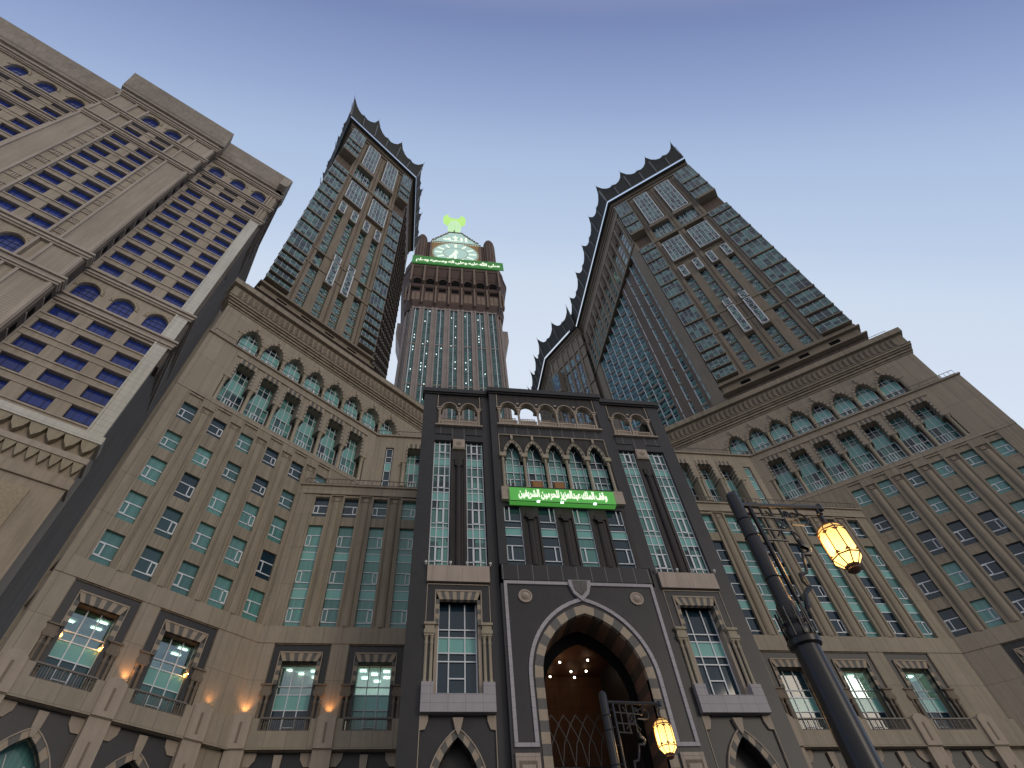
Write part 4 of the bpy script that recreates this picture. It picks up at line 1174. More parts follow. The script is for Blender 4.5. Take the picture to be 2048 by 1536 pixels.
bay([-3.33, .92, 5.17], -5.6, 6.55, 0)
bay([-16.4, -12.35], -17.8, -10.9, -2.1)
bay([-37.5, -32.9, -28.35], -47, -26.9, 2.5)
# white ribbed corner stripe, edge strips, ribbed and carved panels
st = MB(); st.box(6.75, 8.2, -.25, 2, 46.0, 70.4); st.box(6.55, 6.75, -.35, .5, 46.0, 70.4)
st.box(6.75, 8.2, -.25, 2, 71.4, 105.2); st.box(6.55, 6.75, -.35, .5, 71.4, 105.2)
part('white_corner_strip', st.mesh('white_corner_strip', 'hotel_white'), H)
ro_ = MB()
for (za, zb) in ((106.3, 111.8), (112.9, 119.0), (65, 70)):
    ro_.box(6.55, 6.75, -.3, .5, za, zb)
    for q in (7.1, 7.75): ro_.lathe(q, .1, [(.28, za), (.28, zb)], 8)
    ro_.box(6.75, 8.2, .1, 1.0, za, zb)
part('corner_columns', ro_.mesh('corner_columns', 'hotel_stone'), H)
rp = MB(); ed = MB(); cv = MB()
for (za, zb) in ((46.4, 63.4), (65.0, 70.4), (71.4, 105.2), (106.3, 111.8), (112.9, 119.0)):
    rp.box(-9.2, -6.3, -2.1, 2, za, zb); rp.box(-23.0, -20.0, -2.1, 4, za, zb)
    for x in (-5.9, -9.3, -10.8, -20.05, -18.0): ed.box(x - .16, x + .16, -2.35, -1.4, za, zb)
    ed.box(-26.9, -26.5, 2.2, 3, za, zb); ed.box(-5.5, -5.15, -.15, .4, za, zb); ed.box(-23.3, -23.0, -2.35, -1.4, za, zb)
    ed.box(-6.3, -5.6, -2.2, -2.0, za, zb)
    for x0, x1 in ((-10.7, -9.4), (-19.9, -18.15)):
        cv.box(x0, x1, -1.95, 0, za, zb, 0)
        z = za + 1.6
        while z < zb - 1.2 and za > 70 and zb < 106:
            cv.box(x0, x1, -2.1, -1.9, z, z + .18, 1); cv.box(x0, x1, -2.1, -1.9, z + 1.1, z + 1.28, 1)
            xm = (x0 + x1) / 2
            for q in (-.3, 0, .3): cv.box(xm + q - .08, xm + q + .08, -2.08, -1.9, z + .3, z + 1.0, 1)
            z += PIT
part('ribbed_panels', rp.mesh('ribbed_panels', 'hotel_ribbed'), H)
part('edge_strips', ed.mesh('edge_strips', 'hotel_ledge'), H)
part('carved_strips', cv.mesh('carved_strips', ['hotel_stone', 'hotel_ledge']), H)
# side returns of the proud middle bay, with dark niches
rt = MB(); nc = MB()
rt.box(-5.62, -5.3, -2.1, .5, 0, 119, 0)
for z in [47.5 + PIT * k for k in range(21)]:
    if 62 < z < 71.5 or 104 < z: continue
    nc.box(-5.3, -5.24, -1.75, -.35, z, z + .25, 0); nc.box(-5.3, -5.27, -1.45, -.55, z + .3, z + 1.9, 1)
part('bay_return', rt.mesh('bay_return', 'hotel_side_shaded'), H)
part('niches', nc.mesh('niches', ['hotel_ledge', 'dark_void']), H)
# ledges that step round the bays
ld = MB()
def ledge(za, zb, out):
    for (x0, x1, yy) in ((-5.5, 8.2 + out, 0), (-23.2, -5.55 + out, -2.1), (-48, -23.2, 2.5)):
        ld.box(x0, x1, yy - out, yy + 1.0, za, zb)
        ld.box(x0, x1 - .1, yy - out * .6, yy + 1.0, za - .3, za)
    ld.box(8.2, 8.2 + out, 0, 26, za, zb)
for (za, zb, o) in ((63.6, 64.0, .5), (64.4, 64.75, .75), (70.5, 70.85, .5), (71.05, 71.4, .7), (105.3, 105.6, .45), (105.95, 106.3, .7), (111.9, 112.15, .45), (112.45, 112.8, .7), (119.0, 119.25, .5), (119.5, 119.8, .8)):
    ledge(za, zb, o)
part('ledges', ld.mesh('ledges', 'hotel_ledge'), H)
# flaring crown
cw = MB()
for (x0, x1, yy) in ((-5.6, 8.2, 0), (-24.5, -5.6, -2.1), (-48, -24.5, 2.5)):
    cw.box(x0 + .3, x1 - .3, yy + .3, yy + 1.5, 119.8, 123.2)
    prof = [(yy + 1.5, 122.6), (yy - .2, 122.6), (yy - .35, 123.0), (yy - .6, 123.3), (yy - 1.4, 125.5), (yy - 2.0, 126.9), (yy + 1.5, 126.9)]
    xr = x1 + (.35 if x1 > 0 else .6 if x1 > -6 else .5); xl = x0
    cw.prism_yz(prof[::-1], xl, xr)
# crown along the side wall
cw.prism_xz([(8.2, 122.6), (8.45, 123), (8.6, 123.3), (8.8, 125.5), (8.95, 126.85), (7, 126.85), (7, 122.6)], -1.9, 4.5)
part('crown', cw.mesh('crown', 'hotel_crown'), H)
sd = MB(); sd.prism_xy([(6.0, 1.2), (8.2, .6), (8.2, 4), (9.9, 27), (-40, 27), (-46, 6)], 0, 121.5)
part('side_wall', sd.mesh('side_wall', 'hotel_side_shaded'), H)
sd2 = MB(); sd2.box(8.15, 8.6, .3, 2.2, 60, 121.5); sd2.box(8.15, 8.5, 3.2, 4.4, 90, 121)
part('side_pilasters', sd2.mesh('side_pilasters', 'hotel_side_shaded'), H)
# corbelled base and carved panel
bs = MB(); bs.box(-48, 8.3, .1, 2, 0, 39.3, 0); bs.box(-48, 8.5, -.15, 2, 39.3, 40.5, 0)
bs.box(-48, 8.55, -.5, 2, 42.4, 43.1, 1); bs.box(-48, 8.6, -.9, 2, 45.0, 46.0, 2); bs.box(-48, 6.5, -.4, 1, 46.0, 46.5, 1); bs.box(-48, 8.3, .0, 2, 43.1, 45.0, 0); bs.box(-48, 8.3, .1, 2, 40.5, 42.4, 0)
bs.box(6.0, 8.3, 2, 27, 0, 46, 0)
part('base_wall', bs.mesh('base_wall', ['hotel_stone', 'hotel_ledge', 'hotel_white']), H)
cb_ = MB()
def corb(x, w, z0, z1, y0, yo):
    n = 5
    P = [(x - w / 2, z1)]
    for k in range(n + 1):
        a = PI * k / n
        P.append((x - w / 2 + w / 2 * (1 - math.cos(a)) , z1 - (z1 - z0) * (1 - abs(math.cos(a)) ** 1.3)))
    P.append((x + w / 2, z1))
    for (a, b) in zip(P[1:-1], P[2:-1]):
        cb_.face([(a[0], yo, a[1]), (b[0], yo, b[1]), (b[0], y0, b[1] + .0), (a[0], y0, a[1])], 0)
x = 7.6
while x > -30:
    cb_.prism_xz([(x - .78, 45.0), (x - .5, 44.1), (x, 43.4), (x + .5, 44.1), (x + .78, 45.0)], -.75, .1, 0); x -= 1.56
x = 7.9
while x > -30:
    cb_.prism_xz([(x - .5, 42.4), (x - .3, 41.6), (x, 40.9), (x + .3, 41.6), (x + .5, 42.4)], -.38, .15, 0); x -= 1.0
part('corbels', cb_.mesh('corbels', 'ornate'), H)
cp = MB(); cp.box(-40, 5.8, -.05, .15, 10, 38.2); part('carved_panel', cp.mesh('carved_panel', 'carved'), H)
cp = MB(); cp.box(-40, 7.6, -.1, .1, 43.0, 43.45); part('rope_band', cp.mesh('rope_band', 'carved'), H)
hw_.flush(HL); aw_.flush(HL)
# ============================================================ hotel towers
def grid_window(name, w, h, nx, nz, border=.16, yo=0, teal=None, glassm='glass_tower', fm='frame_white', t=.06, cas=True, box=0.0, tealrows=None):
    """glazed field with bars, optional projecting box behind it"""
    g_ = MB(); g_.box(-w / 2, w / 2, 0, .06, 0, h, 0)
    if tealrows:
        for a, b in tealrows: g_.box(-w / 2, w / 2, -.02, 0, a, b, 1)
    if box: g_.box(-w / 2 - .1, w / 2 + .1, .06, box, -.35, h + .15, 2)
    f = MB()
    for i in range(1, nx): x = -w / 2 + w * i / nx; f.box(x - t, x + t, -.08, 0, 0, h)
    for k in range(1, nz): z = h * k / nz; f.box(-w / 2, w / 2, -.07, 0, z - t * .8, z + t * .8)
    if border:
        for a, b, c, d in ((-w / 2 - .02, -w / 2 + border, 0, h), (w / 2 - border, w / 2 + .02, 0, h), (-w / 2, w / 2, -.02, border), (-w / 2, w / 2, h - border, h + .02)): f.box(a, b, -.1, 0, c, d)
    if cas:
        for k in range(nz):
            s = 1 if k % 2 else -1
            z = h * (k + .18) / nz; x = s * w * .28; cw = w * .2; ch = h / nz * .36
            f.box(x - cw / 2, x + cw / 2, -.1, 0, z, z + .1); f.box(x - cw / 2, x + cw / 2, -.1, 0, z + ch, z + ch + .1)
            f.box(x - cw / 2 - .05, x - cw / 2 + .06, -.1, 0, z, z + ch); f.box(x + cw / 2 - .06, x + cw / 2 + .05, -.1, 0, z, z + ch)
    return g_.mesh(name, [glassm, 'teal_dim', 'tower_stone']), f.mesh(name + '_frame', fm)
TL = {}
def crown(T, path, closed_ends, zc, zp, hi, lo, tips, out=2.6, name='canopy'):
    """stepped cornice and a ring of tensile canopies along a plan path (list of (x, y) corners, outward = right side of travel reversed)"""
    n = len(path)
    dirs = [(Vector(path[i + 1]) - Vector(path[i])).normalized() for i in range(n - 1)]
    nor = [Vector((d.y, -d.x)) for d in dirs]
    def off(i, o):
        if i == 0: return Vector(path[0]) + nor[0] * o
        if i == n - 1: return Vector(path[-1]) + nor[-1] * o
        a, b = nor[i - 1], nor[i]; m = (a + b).normalized()
        return Vector(path[i]) + m * (o / max(.3, m.dot(a)))
    cm = MB()
    steps = [(zc, zc + 1.2, .25), (zc + 1.2, zc + 1.8, .7), (zc + 1.8, zc + 3.2, .45), (zc + 3.2, zc + 3.9, 1.0), (zc + 3.9, zc + 4.4, 1.3)]
    for (a, b, o) in steps:
        P = [tuple(off(i, o)) for i in range(n)] + [tuple(off(i, -2)) for i in reversed(range(n))]
        cm.prism_xy(P, a, b, 0)
    L = 0
    for i in range(n - 1):
        A, B = Vector(path[i]), Vector(path[i + 1]); d = (B - A).length; k = int(d / .9)
        for j in range(k):
            q = A + (B - A) * ((j + .5) / k) + nor[i] * .5
            cm.box(q.x - .12, q.x + .12, q.y - .12, q.y + .12, zc + 2.0, zc + 2.9, 1)
    part('cornice', cm.mesh('cornice', ['tower_stone', 'tower_dark']), T)
    # dark overhanging gutter and pipe
    gm_ = MB(); P = [tuple(off(i, 2.4)) for i in range(n)] + [tuple(off(i, -2)) for i in reversed(range(n))]
    gm_.prism_xy(P, zc + 4.4, zc + 5.0, 0)
    pi = MB()
    for i in range(n - 1): pi.tube([(*off(i, 2.6), zp), (*off(i + 1, 2.6), zp)], .09, 6, 0)
    part('gutter', gm_.mesh('gutter', 'canopy'), T); part('pipe_rail', pi.mesh('pipe_rail', 'pipe'), T)
    # canopies
    for i in range(n - 1):
        A0, B0 = off(i, out), off(i + 1, out); A1, B1 = off(i, out + 2.0), off(i + 1, out + 2.0)
        m_ = tips[i]                    # number of bays on this side
        for j in range(m_):
            fab = MB(); po = MB()
            S = 8
            rows = []
            for s in range(S + 1):
                u = s / S; g = (j + u) / m_
                base = A0 + (B0 - A0) * g; top = A1 + (B1 - A1) * g
                # high poles at both ends, low pole in the middle
                if u <= .5: v = u * 2; zt = hi + (lo - hi) * v - 3.0 * math.sin(PI * v) * (1 - .3 * v)
                else: v = (u - .5) * 2; zt = lo + (hi - lo) * v - 3.0 * math.sin(PI * v) * (.7 + .3 * v)
                pull = 1.0 if s in (0, S) else (.72 if s == S // 2 else .5 + .3 * abs(u - .5))
                mid = base + (top - base) * .35 * pull
                rows.append(((base.x, base.y, zp), (mid.x, mid.y, zp + (zt - zp) * .55), (base.x + (top.x - base.x) * pull, base.y + (top.y - base.y) * pull, zt)))
            for a, b in zip(rows, rows[1:]):
                for k in range(2):
                    fab.face([a[k], b[k], b[k + 1], a[k + 1]])
                # thickness: inner sheet
                nn = nor[i] * -.12
                for k in range(2):
                    fab.face([(p[0] + nn.x, p[1] + nn.y, p[2]) for p in (a[k], b[k], b[k + 1], a[k + 1])])
            for s in (0, S // 2) + ((S,) if j == m_ - 1 else ()):
                bs = rows[s][0]; tp = rows[s][2]
                e = Vector(tp) + (Vector(tp) - Vector(bs)) * .09
                po.tube([Vector(bs) + Vector((0, 0, .1)) + Vector((nor[i].x, nor[i].y, 0)) * .2, Vector(bs).lerp(Vector(tp), .62) + Vector((nor[i].x, nor[i].y, 0)) * .45], .13, 5)
                po.tube([Vector(tp) - Vector((0, 0, .6)), e], .07, 4)
            c_ = part('canopy', fab.mesh('canopy', 'canopy'), T)
            part('canopy_poles', po.mesh('canopy_poles', 'pipe'), c_)
def tower(label, x, y, head, mir, uA, uB, pils, cols, zb, lows, dbl, soff, ups, ztop, right_bays, left_bays, side, name='hotel_tower'):
    T = thing(name, label, 'tower', (x, y, 0), R(head))
    # plan: front along x from uA to uB; sides at heading 90
    a = R(90 - head); sd = (math.cos(a), math.sin(a)); Ls = side
    fm_ = MB()
    fm_.prism_xy([(uA + .6, 2.0), (uB - .6, 2.0), (uB - .6 + sd[0] * Ls, sd[1] * Ls), (uA + .6 + sd[0] * Ls, sd[1] * Ls)], 60, ztop)
    part('core', fm_.mesh('core', 'tower_dark'), T)
    W = Many('window', T); BW = Many('bay_window', T)
    w = MB()
    lo_u, hi_u = left_bays[1], right_bays[0]
    # spandrels for every window column
    z_low_end = lows[-1]
    zz = [zb] + lows[1:] + dbl[1:]
    def cellrows():
        out = []
        zs_ = lows; out += list(zip(zs_, zs_[1:])); out += list(zip(dbl, dbl[1:]))
        return out
    wcol = cols[0][1] - cols[0][0]
    for ci, (a0, a1) in enumerate(cols):
        mid = (a0 + a1) / 2; proj = ci in (1, 2)
        for (za, zc_) in cellrows():
            if zc_ > dbl[-3] - 1.5: continue
            if proj and za > lows[-2] - 1 and zc_ <= dbl[1] + 5.1 and za < dbl[1] + .1 and zc_ > lows[-2] + 1: 
                if za >= lows[-2] + .0: continue
            w.box(a0, a1, .45, 2.0, za - .25, za + .25, 0)
            W.add('win', Matrix.Translation((mid, .6, za + .25)) @ Matrix.Diagonal((wcol / 2.0, 1, (zc_ - za - .5) / 6.4, 1)), 4.0, (('frame', 'winf', None),))
        if proj:
            za = lows[-2]; w.box(a0, a1, .0, 2.0, za - .3, dbl[1] + 3.9, 0)
            W.add('long', Matrix.Translation((mid, -.9, za + .2)) @ Matrix.Diagonal((1, 1, (dbl[1] - za - .6) / 13.2, 1)), 8.0, (('frame', 'longf', None),))
            W.add('small', Matrix.Translation((mid, -.8, dbl[1] + .3)) @ Matrix.Diagonal((1, 1, .45, 1)), 3.0, (('frame', 'smallf', None),))
        # small projecting windows under the big fields
        W.add('small', (mid, -.8, dbl[-3] - 8.5), 4.0, (('frame', 'smallf', None),))
        w.box(a0, a1, .3, 2.0, dbl[-3] - 8.6, dbl[-3] + .6, 0)
    for i, (a0, a1) in enumerate(pils):
        inner = i in (1, 3)
        zt = dbl[-3] + (-.5 if inner else 0) if inner else ztop
        w.box(a0, a1, -.25, 2.0, zb, zt, 0)
        if not inner:
            w.box((a0 + a1) / 2 - .12, (a0 + a1) / 2 + .12, -.4, -.25, zb, zt - .4, 1)
    # big fields
    for (a0, a1) in ((pils[0][1], pils[2][0]), (pils[2][1], pils[4][0])):
        mid = (a0 + a1) / 2; ww = a1 - a0
        zq = dbl[-3] + 1.6
        W.add('big', Matrix.Translation((mid, -1.0, zq)) @ Matrix.Diagonal((ww / 6.0, 1, 1, 1)), 14.0, (('frame', 'bigf', None),))
        w.box(a0, a1, .1, 2.0, zq - 1.3, zq + 15.2, 0)
        W.add('belt', Matrix.Translation((mid, .3, soff[0] + .4)) @ Matrix.Diagonal((ww / 6.0, 1, (soff[1] - soff[0] - 1.6) / 7, 1)), 8.0, (('frame', 'beltf', None),))
        w.box(a0, a1, -1.3, 2.0, soff[1] - .9, soff[1] + 1.0, 0)
        W.add('huge', Matrix.Translation((mid, -1.3, soff[1] + 1.1)) @ Matrix.Diagonal((ww / 6.0, 1, (ztop - soff[1] - 3.6) / 21.5, 1)), 20.0, (('frame', 'hugef', None),))
        w.box(a0, a1, 0, 2, ztop - 3.0, ztop, 0); w.box(a0, a1, .1, 2, soff[1], ztop, 0)
    w.box(lo_u, hi_u, -.55, 2.0, soff[0] - 1.2, soff[0] + .2, 0)
    # string courses
    for z in (lows[-1], lows[-1] + 7.1): w.box(uA + .5, uB - .5, -.45, 1.0, z - .3, z + .3, 0)
    # base storey
    w.box(uA - .2, uB + .2, -.3, 2, zb - 1.2, zb, 0); w.box(uA - .6, uB + .6, -.9, 2, zb - 1.6, zb - 1.2, 0); w.box(uA, uB, -.1, 2, zb - 4.2, zb - 1.6, 0); w.box(uA - .6, uB + .6, -1.1, 2, zb - 4.6, zb - 4.2, 0); w.box(uA, uB, .3, 2, 62, zb - 4.6, 1)
    for k in range(9):
        x = uA + 2 + (uB - uA - 4) * k / 8
        if k % 2: w.box(x - 1.1, x + 1.1, -.14, -.1, zb - 3.7, zb - 2.2, 2)
    w.box(uA, uB, -.2, 2, ztop - 1.5, ztop + .2, 0)
    part('front_wall', w.mesh('front_wall', ['tower_stone', 'tower_dark', 'dark_void']), T)
    # corner bays
    lev = lows[:] + dbl[1:]
    lev = [z for z in lev if z < soff[0] - 1]
    for (b0, b1, sdn) in ((left_bays[0], left_bays[1], -1), (right_bays[0], right_bays[1], 1)):
        mid = (b0 + b1) / 2; ww = b1 - b0
        L2 = list(zip(lev, lev[1:] + [soff[0] - .5]))
        L2 += list(zip([soff[1]] + ups, ups + [ztop - 1.0]))
        for (za, zc_) in L2:
            pr = 0.0 if za < soff[0] - 1 else 1.1
            h = zc_ - za - .9
            BW.add('bay', Matrix.Translation((mid, -.75 - pr, za + .45)) @ Matrix.Diagonal((ww / 4.8, 1, h / 6.2, 1)), 6.0, (('frame', 'bayf', None), ('sill', 'bays', None)))
        sf = MB(); sf.box(b0, b1, -2.4, 1, soff[1] - 1.4, soff[1] - .2, 0); sf.box(b0 - .2, b1 + .2, -.7, 2, soff[0] - 1.0, soff[0] - .3, 0); sf.box(b0, b1, .6, 2, soff[0], soff[1], 1)
        part('bay_soffit', sf.mesh('bay_soffit', ['tower_stone', 'tower_dark']), T)
    W.flush(TL); BW.flush(TL)
    return T, sd
TL['win'], TL['winf'] = grid_window('window', 2.0, 6.4, 1, 4, border=0, t=.05, tealrows=[(.3, 1.1), (3.5, 4.3)])
TL['long'], TL['longf'] = grid_window('long_window', 1.9, 13.2, 1, 8, border=.24, box=1.1)
TL['small'], TL['smallf'] = grid_window('small_window', 1.9, 6.2, 1, 4, border=.22, box=1.0)
TL['big'], TL['bigf'] = grid_window('big_window', 5.8, 13.2, 5, 8, border=.22, box=1.2)
TL['huge'], TL['hugef'] = grid_window('tall_window', 4.9, 21.5, 4, 12, border=.24, box=1.4)
TL['belt'], TL['beltf'] = grid_window('belt_window', 5.8, 7, 5, 4, border=0)
g_ = MB(); g_.box(-2.4, 2.4, 0, .06, 0, 6.2, 0); g_.box(-2.4, -2.34, .06, 1.4, 0, 6.2, 0); g_.box(2.34, 2.4, .06, 1.4, 0, 6.2, 0)
TL['bay'] = g_.mesh('bay_window', 'glass_tower')
f = MB(); t = .055
for x in (-2.4, -1.2, 0, 1.2, 2.4): f.box(x - t, x + t, -.08, 0, 0, 6.2)
for z in (2.0, 4.1): f.box(-2.4, 2.4, -.07, 0, z - t, z + t)
for s in (-1, 1):
    for y_ in (.5, 1.0): f.box(s * 2.4 - .03, s * 2.4 + .03, y_ - t, y_ + t, 0, 6.2)
TL['bayf'] = f.mesh('bay_frame', 'frame_grey')
f = MB(); f.box(-2.5, 2.5, -.35, 1.4, -.5, .0); TL['bays'] = f.mesh('bay_sill', 'tower_stone')

TLW, sdl = tower('brown hotel tower with scalloped dark canopies, between the blue-windowed hotel and the clock tower', -18.4685, 68.1, 38.67, False, -20, 6.4,
      [(-15.0, -13.3), (-11.2, -9.3), (-7.3, -5.2), (-3.2, -1.3), (.8, 2.5)], [(-13.3, -11.2), (-9.3, -7.3), (-5.2, -3.2), (-1.3, .8)], 101.0,
      [101.3, 104.1, 107.2, 110.5, 113.9, 118.1], [118.1, 124.9, 131.8, 138.5, 145.5, 152.2, 159.0, 167, 174], (179, 189.6), [195, 201], 215.0, (2.5, 6.4), (-20, -15), 29.0)
crown(TLW, [(-13.6, 26), (-20, 0), (6.4, 0), (6.4 + sdl[0] * 29, sdl[1] * 29)], None, 213.6, 219.4, 234.0, 226.2, [2, 3, 3])
# right-hand side wall of that tower: flat, pierced by many small windows
SW = MB(); sw = MB()
SWf = TLW.matrix_basis.inverted() @ (TLW.matrix_basis @ Matrix.Translation((6.4, 0, 0)) @ Matrix.Rotation(R(90 - 38.67), 4, 'Z'))
sw.box(.3, 28.8, -.3, 1.5, 60, 214, 0)
for k in range(8):
    for j in range(27):
        sw.box(2 + 3.3 * k, 3.4 + 3.3 * k, -.32, -.3, 101 + 3.6 * j, 103.2 + 3.6 * j, 1)
        sw.box(1.6 + 3.3 * k, 3.6 + 3.3 * k, -.7, -.3, 100.5 + 3.6 * j, 100.9 + 3.6 * j, 0)
part('side_wall', sw.mesh('side_wall', ['tower_dark', 'glass_tower']), TLW, SWf)

TRW, sdr = tower('brown hotel tower right of the clock tower, its recessed side full of angled windows', 75.8226, 68.1, -38.17, True, -9.5, 21.2,
      [(-4.6, -2.6), (-.4, 1.8), (4.0, 6.1), (8.4, 10.6), (12.8, 14.9)], [(-2.6, -.4), (1.8, 4.0), (6.1, 8.4), (10.6, 12.8)], 102.6,
      [102.9, 106.7, 110.5, 114.5, 119.7], [119.7, 127.3, 134.5, 142.1, 149.9, 157.7, 165.5, 172.5], (177.5, 187.0), [193.8, 202.2], 215.5, (14.9, 21.2), (-9.5, -4.6), 20.0)
# open-sided recess on its left flank; local x runs away from the viewer
e0 = TRW.matrix_basis @ Vector((-9.7, 0, 0))
SF = TRW.matrix_basis.inverted() @ frame(e0.x, e0.y, -90)
sdm = MB()
sdm.box(-5.2, -.2, 0, 6, 60, 184, 0); sdm.box(-65, -52.4, 0, 6, 60, 184, 0)
sdm.box(-65, -.2, 0, 8, 184, 214.5, 0); sdm.box(-65, 0, -.35, .2, 183.4, 184.6, 0); sdm.box(-65, -.2, -.4, .2, 209.4, 210.4, 0); sdm.box(-65, 0, -.25, .2, 198.6, 199.3, 0)
for k in range(14):
    x = -1.4 - 4.6 * k
    sdm.box(x - .5, x + .5, -.3, .1, 184.6, 209.4, 0)
    for z in (185.4, 189.0, 192.6, 196.0): sdm.box(x - 3.4, x - 1.2, -.05, .05, z, z + 2.2, 2)
    sdm.lathe(x - 2.3, 0, [(.9, 200), (1.25, 201), (1.25, 206), (.9, 207.4)], 8, 1)
    sdm.box(x - 3.6, x - 1.0, -.12, .1, 200.0, 208.3, 1)
sdm.box(-52.4, -5.2, 6.5, 7, 60, 184, 1)
part('side_wall', sdm.mesh('side_wall', ['tower_stone', 'tower_dark', 'glass_tower']), TRW, SF)
sn = MB(); snf = MB()
for j in range(23):
    z = 103 + 3.55 * j
    sn.box(-5.1, -4.4, -.04, 0, z, z + 2.9, 0)
    for q in (.0, .7, 1.4, 2.1, 2.85): snf.box(-5.12, -4.38, -.08, -.04, z + q, z + q + .07)
o_ = part('stair_window', sn.mesh('stair_window', 'glass_tower'), TRW, SF); part('frame', snf.mesh('frame', 'frame_grey'), o_)
# saw-tooth windows: glass turned towards the viewer, white edge post, sloping sill
g_ = MB(); f = MB(); s_ = MB()
g_.prism_xy([(-4.1, -1.5), (-4.02, -1.55), (-.35, .65), (-.45, .72)], 0, 6.2, 0)
for z in (1.0, 3.9): g_.prism_xy([(-4.04, -1.56), (-4.02, -1.62), (-.35, .6), (-.36, .66)], z, z + .8, 1)
for z in (.05, 1.9, 2.9, 4.9): f.prism_xy([(-4.04, -1.6), (-4.02, -1.66), (-.35, .55), (-.36, .6)], z, z + .08)
f.box(-4.3, -4.06, -1.78, -1.5, 0, 6.3)
s_.prism_xy([(-4.35, -1.8), (-4.2, -1.85), (.0, .7), (.0, 3), (-4.35, 3)], -.9, -.05)
s_.prism_xy([(-4.2, .9), (-4.1, -1.3), (-3.95, -1.3), (-3.95, .9)], 0, 6.2)
TL['saw'] = g_.mesh('angled_window', ['glass_tower', 'teal_dim']); TL['sawf'] = f.mesh('angled_frame', 'frame_white'); TL['saws'] = s_.mesh('angled_sill', 'tower_stone')
SWN = Many('angled_window', TRW)
for k in range(11):
    for j in range(13):
        z = 177.5 - 7.15 * j
        if z < 88: continue
        SWN.add('saw', SF @ Matrix.Translation((-5.2 - 4.28 * k, 2.4, z)), 6.0, (('frame', 'sawf', None), ('sill', 'saws', None)))
SWN.flush(TL)
rc = MB(); rc.box(-52.4, -5.2, 3.2, 3.6, 60, 184)
part('recess_wall', rc.mesh('recess_wall', 'tower_dark'), TRW, SF)
crown(TRW, [(-9.6 + sdr[0] * 65, sdr[1] * 65), (-9.6, 0), (21.6, 0)], None, 214.5, 220.6, 235.3, 228.8, [5, 3])

# far tower beyond it
FT = thing('hotel_tower', 'farthest brown tower with dark canopies, just above the middle of the gate roof', 'tower', (56.3, 151.0, 0), R(-62))
ft = MB(); L = 22
a = R(152); sdx = (math.cos(a), math.sin(a))
ft.prism_xy([(0, 0), (L, 0), (L + sdx[0] * 30, sdx[1] * 30), (sdx[0] * 30, sdx[1] * 30)], 60, 214)
for z in (204, 196, 178, 150): ft.box(-.2, L, -.5, 0, z, z + .9)
for x in (.6, 4.2, 7.8, 11.4, 15, 18.6): ft.box(x - .5, x + .5, -.45, 0, 60, 214)
part('wall', ft.mesh('wall', 'tower_stone'), FT)
FW = Many('window', FT)
TL['fw'], TL['fwf'] = grid_window('window', 2.0, 6.2, 2, 4, border=0, cas=False, t=.07)
for i, x in enumerate((2.4, 6.0, 9.6, 13.2, 16.8)):
    for j in range(13): FW.add('fw', (x, -.12, 110 + 7.15 * j), 2.0, (('frame', 'fwf', None),))
FW.flush(TL)
bx = MB(); bx.prism_xy([(1.6, 0), (2.2, -3.2), (6.0, -3.2), (6.6, 0)], 186, 200, 0); bx.box(2.2, 6.0, -3.25, -3.2, 188, 198.5, 1); bx.prism_xy([(2.0, 0), (2.4, -2.2), (5.8, -2.2), (6.2, 0)], 176, 183, 0); bx.box(2.6, 5.6, -2.26, -2.2, 177, 182, 1)
part('oriel', bx.mesh('oriel', ['tower_stone', 'glass_tower']), FT)
fs = MB(); F2s = Matrix.Rotation(R(152), 4, 'Z')
for k in range(9):
    for j in range(28):
        fs.box(1.2 + 3.2 * k, 1.5 + 3.2 * k, 0, .5, 110 + 3.6 * j, 113 + 3.6 * j, 0); fs.box(1.8 + 3.2 * k, 3.6 + 3.2 * k, 0, .08, 110 + 3.6 * j, 112 + 3.6 * j, 1)
part('side_fins', fs.mesh('side_fins', ['tower_stone', 'glass_tower']), FT, F2s)
crown(FT, [(sdx[0] * 30, sdx[1] * 30), (0, 0), (L, 0)], None, 212.5, 218.6, 234, 226.8, [3, 2])
# ============================================================ clock tower
K = thing('clock_tower', 'clock tower with a green lettered band and a glowing green crescent on top', 'clock tower', (13, 200, 0), 0)
hx = 34.6
cl_ = MB()
cl_.prism_xy([(-hx + 6, 0), (hx - 6, 0), (hx, 8), (hx, 64), (-hx, 64), (-hx, 8)], 0, 343, 0)
part('shaft', cl_.mesh('shaft', 'clock_stone'), K)
# vertical strips of glass between piers
xs = [(-29.8, -24.9), (-20.9, -16.3), (-12.0, -7.3), (-3.0, 1.7), (6.2, 11.2), (15.1, 20.1), (23.9, 29.2)]
g_ = MB(); g_.box(-2.4, 2.4, -.3, 0, 90, 338, 0)
f = MB(); f.box(-.22, .22, -.6, -.3, 90, 338, 0)
FH = 3.42; z = 90
while z < 336:
    for s in (-1, 1):
        f.box(s * 1.3 - 1.0, s * 1.3 + 1.0, -.42, -.3, z, z + .45, 1)
        f.box(s * 1.3 - .9, s * 1.3 + .5, -.45, -.3, z + 1.5, z + 1.72, 1)
        f.box(s * 2.1 - .12, s * 2.1 + .12, -.45, -.3, z + 1.0, z + 2.2, 1)
    z += FH
gm2 = g_.mesh('glass_strip', 'glass_clock'); fm2 = f.mesh('strip_frame', ['frame_white', 'teal_dim'])
for a, b in xs:
    o = part('glass_strip', gm2, K, ((a + b) / 2, -.1, 0)); part('frame', fm2, o)
pr_ = MB()
edges = [-hx + 6] + [v for ab in xs for v in ab] + [hx - 6]
for a, b in zip(edges[0::2], edges[1::2]):
    pr_.box(a + .1, a + (b - a) * .3, -1.4, .1, 60, 340); pr_.box(b - (b - a) * .3, b - .1, -1.4, .1, 60, 340); pr_.box(a + (b - a) * .3, b - (b - a) * .3, -.9, .1, 60, 340)
for z in (150, 205, 252.5, 294): pr_.box(-hx + 6, hx - 6, -.8, .0, z, z + 1.0)
